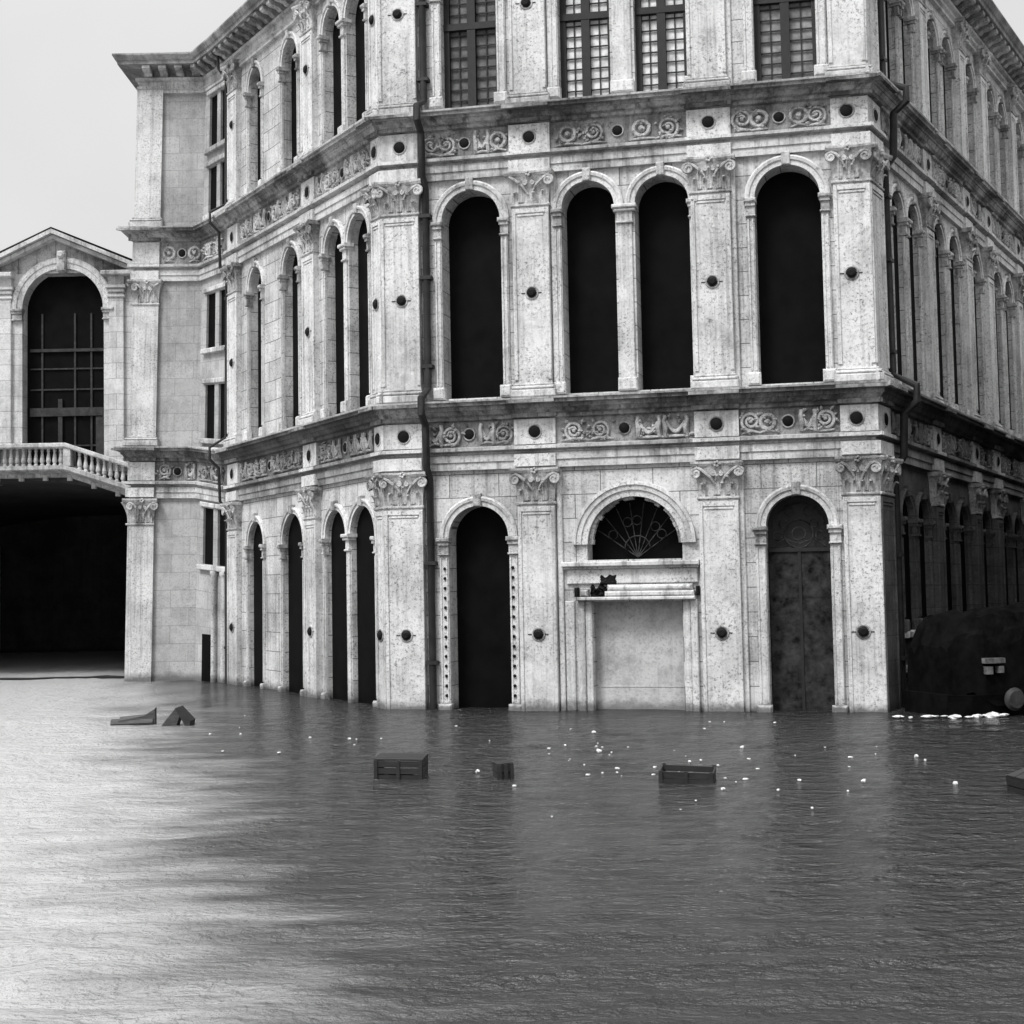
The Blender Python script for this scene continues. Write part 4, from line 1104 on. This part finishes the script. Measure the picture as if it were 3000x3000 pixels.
hgt = wa(wn(1.0, (6.5, 9.5, 1), 3, 0.6, -0.2), 0.45, hgt)
hgt = wa(wn(1.0, (16, 22, 1), 3, 0.65, 0.3), 0.2, hgt)
bp = N('ShaderNodeBump'); bp.inputs['Strength'].default_value = 1.0; bp.inputs['Distance'].default_value = 0.22
rf = N('ShaderNodeAttribute'); rf.attribute_name = 'ruffle'
rr = N('ShaderNodeMapRange'); L(rf.outputs['Fac'], rr.inputs['Value']); rr.inputs['To Min'].default_value = 0.13; rr.inputs['To Max'].default_value = 0.62; L(rr.outputs['Result'], P.inputs['Roughness'])
# sky reflection painted into the base colour: paler water on the canal side
sa = N('ShaderNodeAttribute'); sa.attribute_name = 'sky_sheen'
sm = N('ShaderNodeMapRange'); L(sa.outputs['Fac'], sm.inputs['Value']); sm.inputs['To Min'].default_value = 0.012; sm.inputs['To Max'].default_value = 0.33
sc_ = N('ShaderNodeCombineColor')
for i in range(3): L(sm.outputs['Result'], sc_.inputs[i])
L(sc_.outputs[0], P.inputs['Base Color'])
L(hgt, bp.inputs['Height']); L(bp.outputs['Normal'], P.inputs['Normal'])
P.inputs['Base Color'].default_value = g(0.05); P.inputs['Roughness'].default_value = 0.34; P.inputs['IOR'].default_value = 1.5
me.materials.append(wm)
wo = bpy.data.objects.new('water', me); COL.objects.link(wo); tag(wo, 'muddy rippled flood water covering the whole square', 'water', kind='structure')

# ------------------------------------------------------------------ daylight
ZEN = 3.0
SUN_EL, SUN_AZ = math.radians(54), math.radians(-128)      # azimuth measured from +X of the direction to the sun
d = Vector((math.cos(SUN_EL) * math.cos(SUN_AZ), math.cos(SUN_EL) * math.sin(SUN_AZ), math.sin(SUN_EL)))
sl = bpy.data.lights.new('sun', 'SUN'); sl.energy = 1.3; sl.angle = math.radians(14); sl.color = (1, 1, 1)
so = bpy.data.objects.new('sun', sl); COL.objects.link(so); so.rotation_euler = d.to_track_quat('Z', 'Y').to_euler()
w = bpy.data.worlds.new('World'); S.world = w; w.use_nodes = True
nt = w.node_tree; N = nt.nodes.new; L = nt.links.new
bg = nt.nodes['Background']; bg.inputs['Strength'].default_value = 0.1
sky = N('ShaderNodeTexSky'); sky.sky_type = 'NISHITA'; sky.sun_disc = False; sky.sun_elevation = SUN_EL
sky.sun_rotation = math.atan2(d.x, d.y); sky.dust_density = 4.0; sky.air_density = 1.0
bw = N('ShaderNodeRGBToBW'); L(sky.outputs[0], bw.inputs[0])
tc = N('ShaderNodeTexCoord'); cn = N('ShaderNodeTexNoise'); cn.inputs['Scale'].default_value = 2.2; cn.inputs['Detail'].default_value = 4
L(tc.outputs['Generated'], cn.inputs['Vector'])
mr = N('ShaderNodeMapRange'); mr.inputs['From Min'].default_value = 0.3; mr.inputs['From Max'].default_value = 0.7; mr.inputs['To Min'].default_value = 3.5; mr.inputs['To Max'].default_value = 4.4
L(cn.outputs['Fac'], mr.inputs['Value'])
mx = N('ShaderNodeMix'); mx.data_type = 'FLOAT'; mx.inputs[0].default_value = 0.8     # cloud layer over the clear sky
L(bw.outputs[0], mx.inputs[2]); L(mr.outputs['Result'], mx.inputs[3])
# overcast sky: flat towards the horizon, brighter overhead
sx = N('ShaderNodeSeparateXYZ'); L(tc.outputs['Generated'], sx.inputs[0])
up_ = N('ShaderNodeMapRange'); up_.interpolation_type = 'SMOOTHSTEP'; L(sx.outputs['Z'], up_.inputs['Value'])
up_.inputs['From Min'].default_value = 0.36; up_.inputs['From Max'].default_value = 0.85
up_.inputs['To Min'].default_value = 1.0; up_.inputs['To Max'].default_value = ZEN
ad = N('ShaderNodeMath'); ad.operation = 'MULTIPLY'; L(mx.outputs[0], ad.inputs[0]); L(up_.outputs['Result'], ad.inputs[1])
L(ad.outputs[0], bg.inputs['Color'])

# ------------------------------------------------------------------ camera
cam = bpy.data.cameras.new('camera'); co = bpy.data.objects.new('camera', cam); COL.objects.link(co); S.camera = co
PIT, ROL = math.radians(3.18), math.radians(1.09)
fw = Vector((0, math.cos(PIT), math.sin(PIT))); up0 = Vector((0, -math.sin(PIT), math.cos(PIT))); rt0 = Vector((1, 0, 0))
rt = rt0 * math.cos(ROL) - up0 * math.sin(ROL); up = up0 * math.cos(ROL) + rt0 * math.sin(ROL)
co.matrix_world = Matrix(((rt.x, up.x, -fw.x, 0), (rt.y, up.y, -fw.y, 0), (rt.z, up.z, -fw.z, 2.66), (0, 0, 0, 1)))
cam.sensor_width = 36; cam.lens = 2600 / 1932 * 36; cam.clip_end = 2000

S.view_settings.view_transform = 'Standard'; S.view_settings.look = 'None'; S.view_settings.gamma = 1.0
S.view_settings.use_curve_mapping = False; S.view_settings.exposure = 1.05
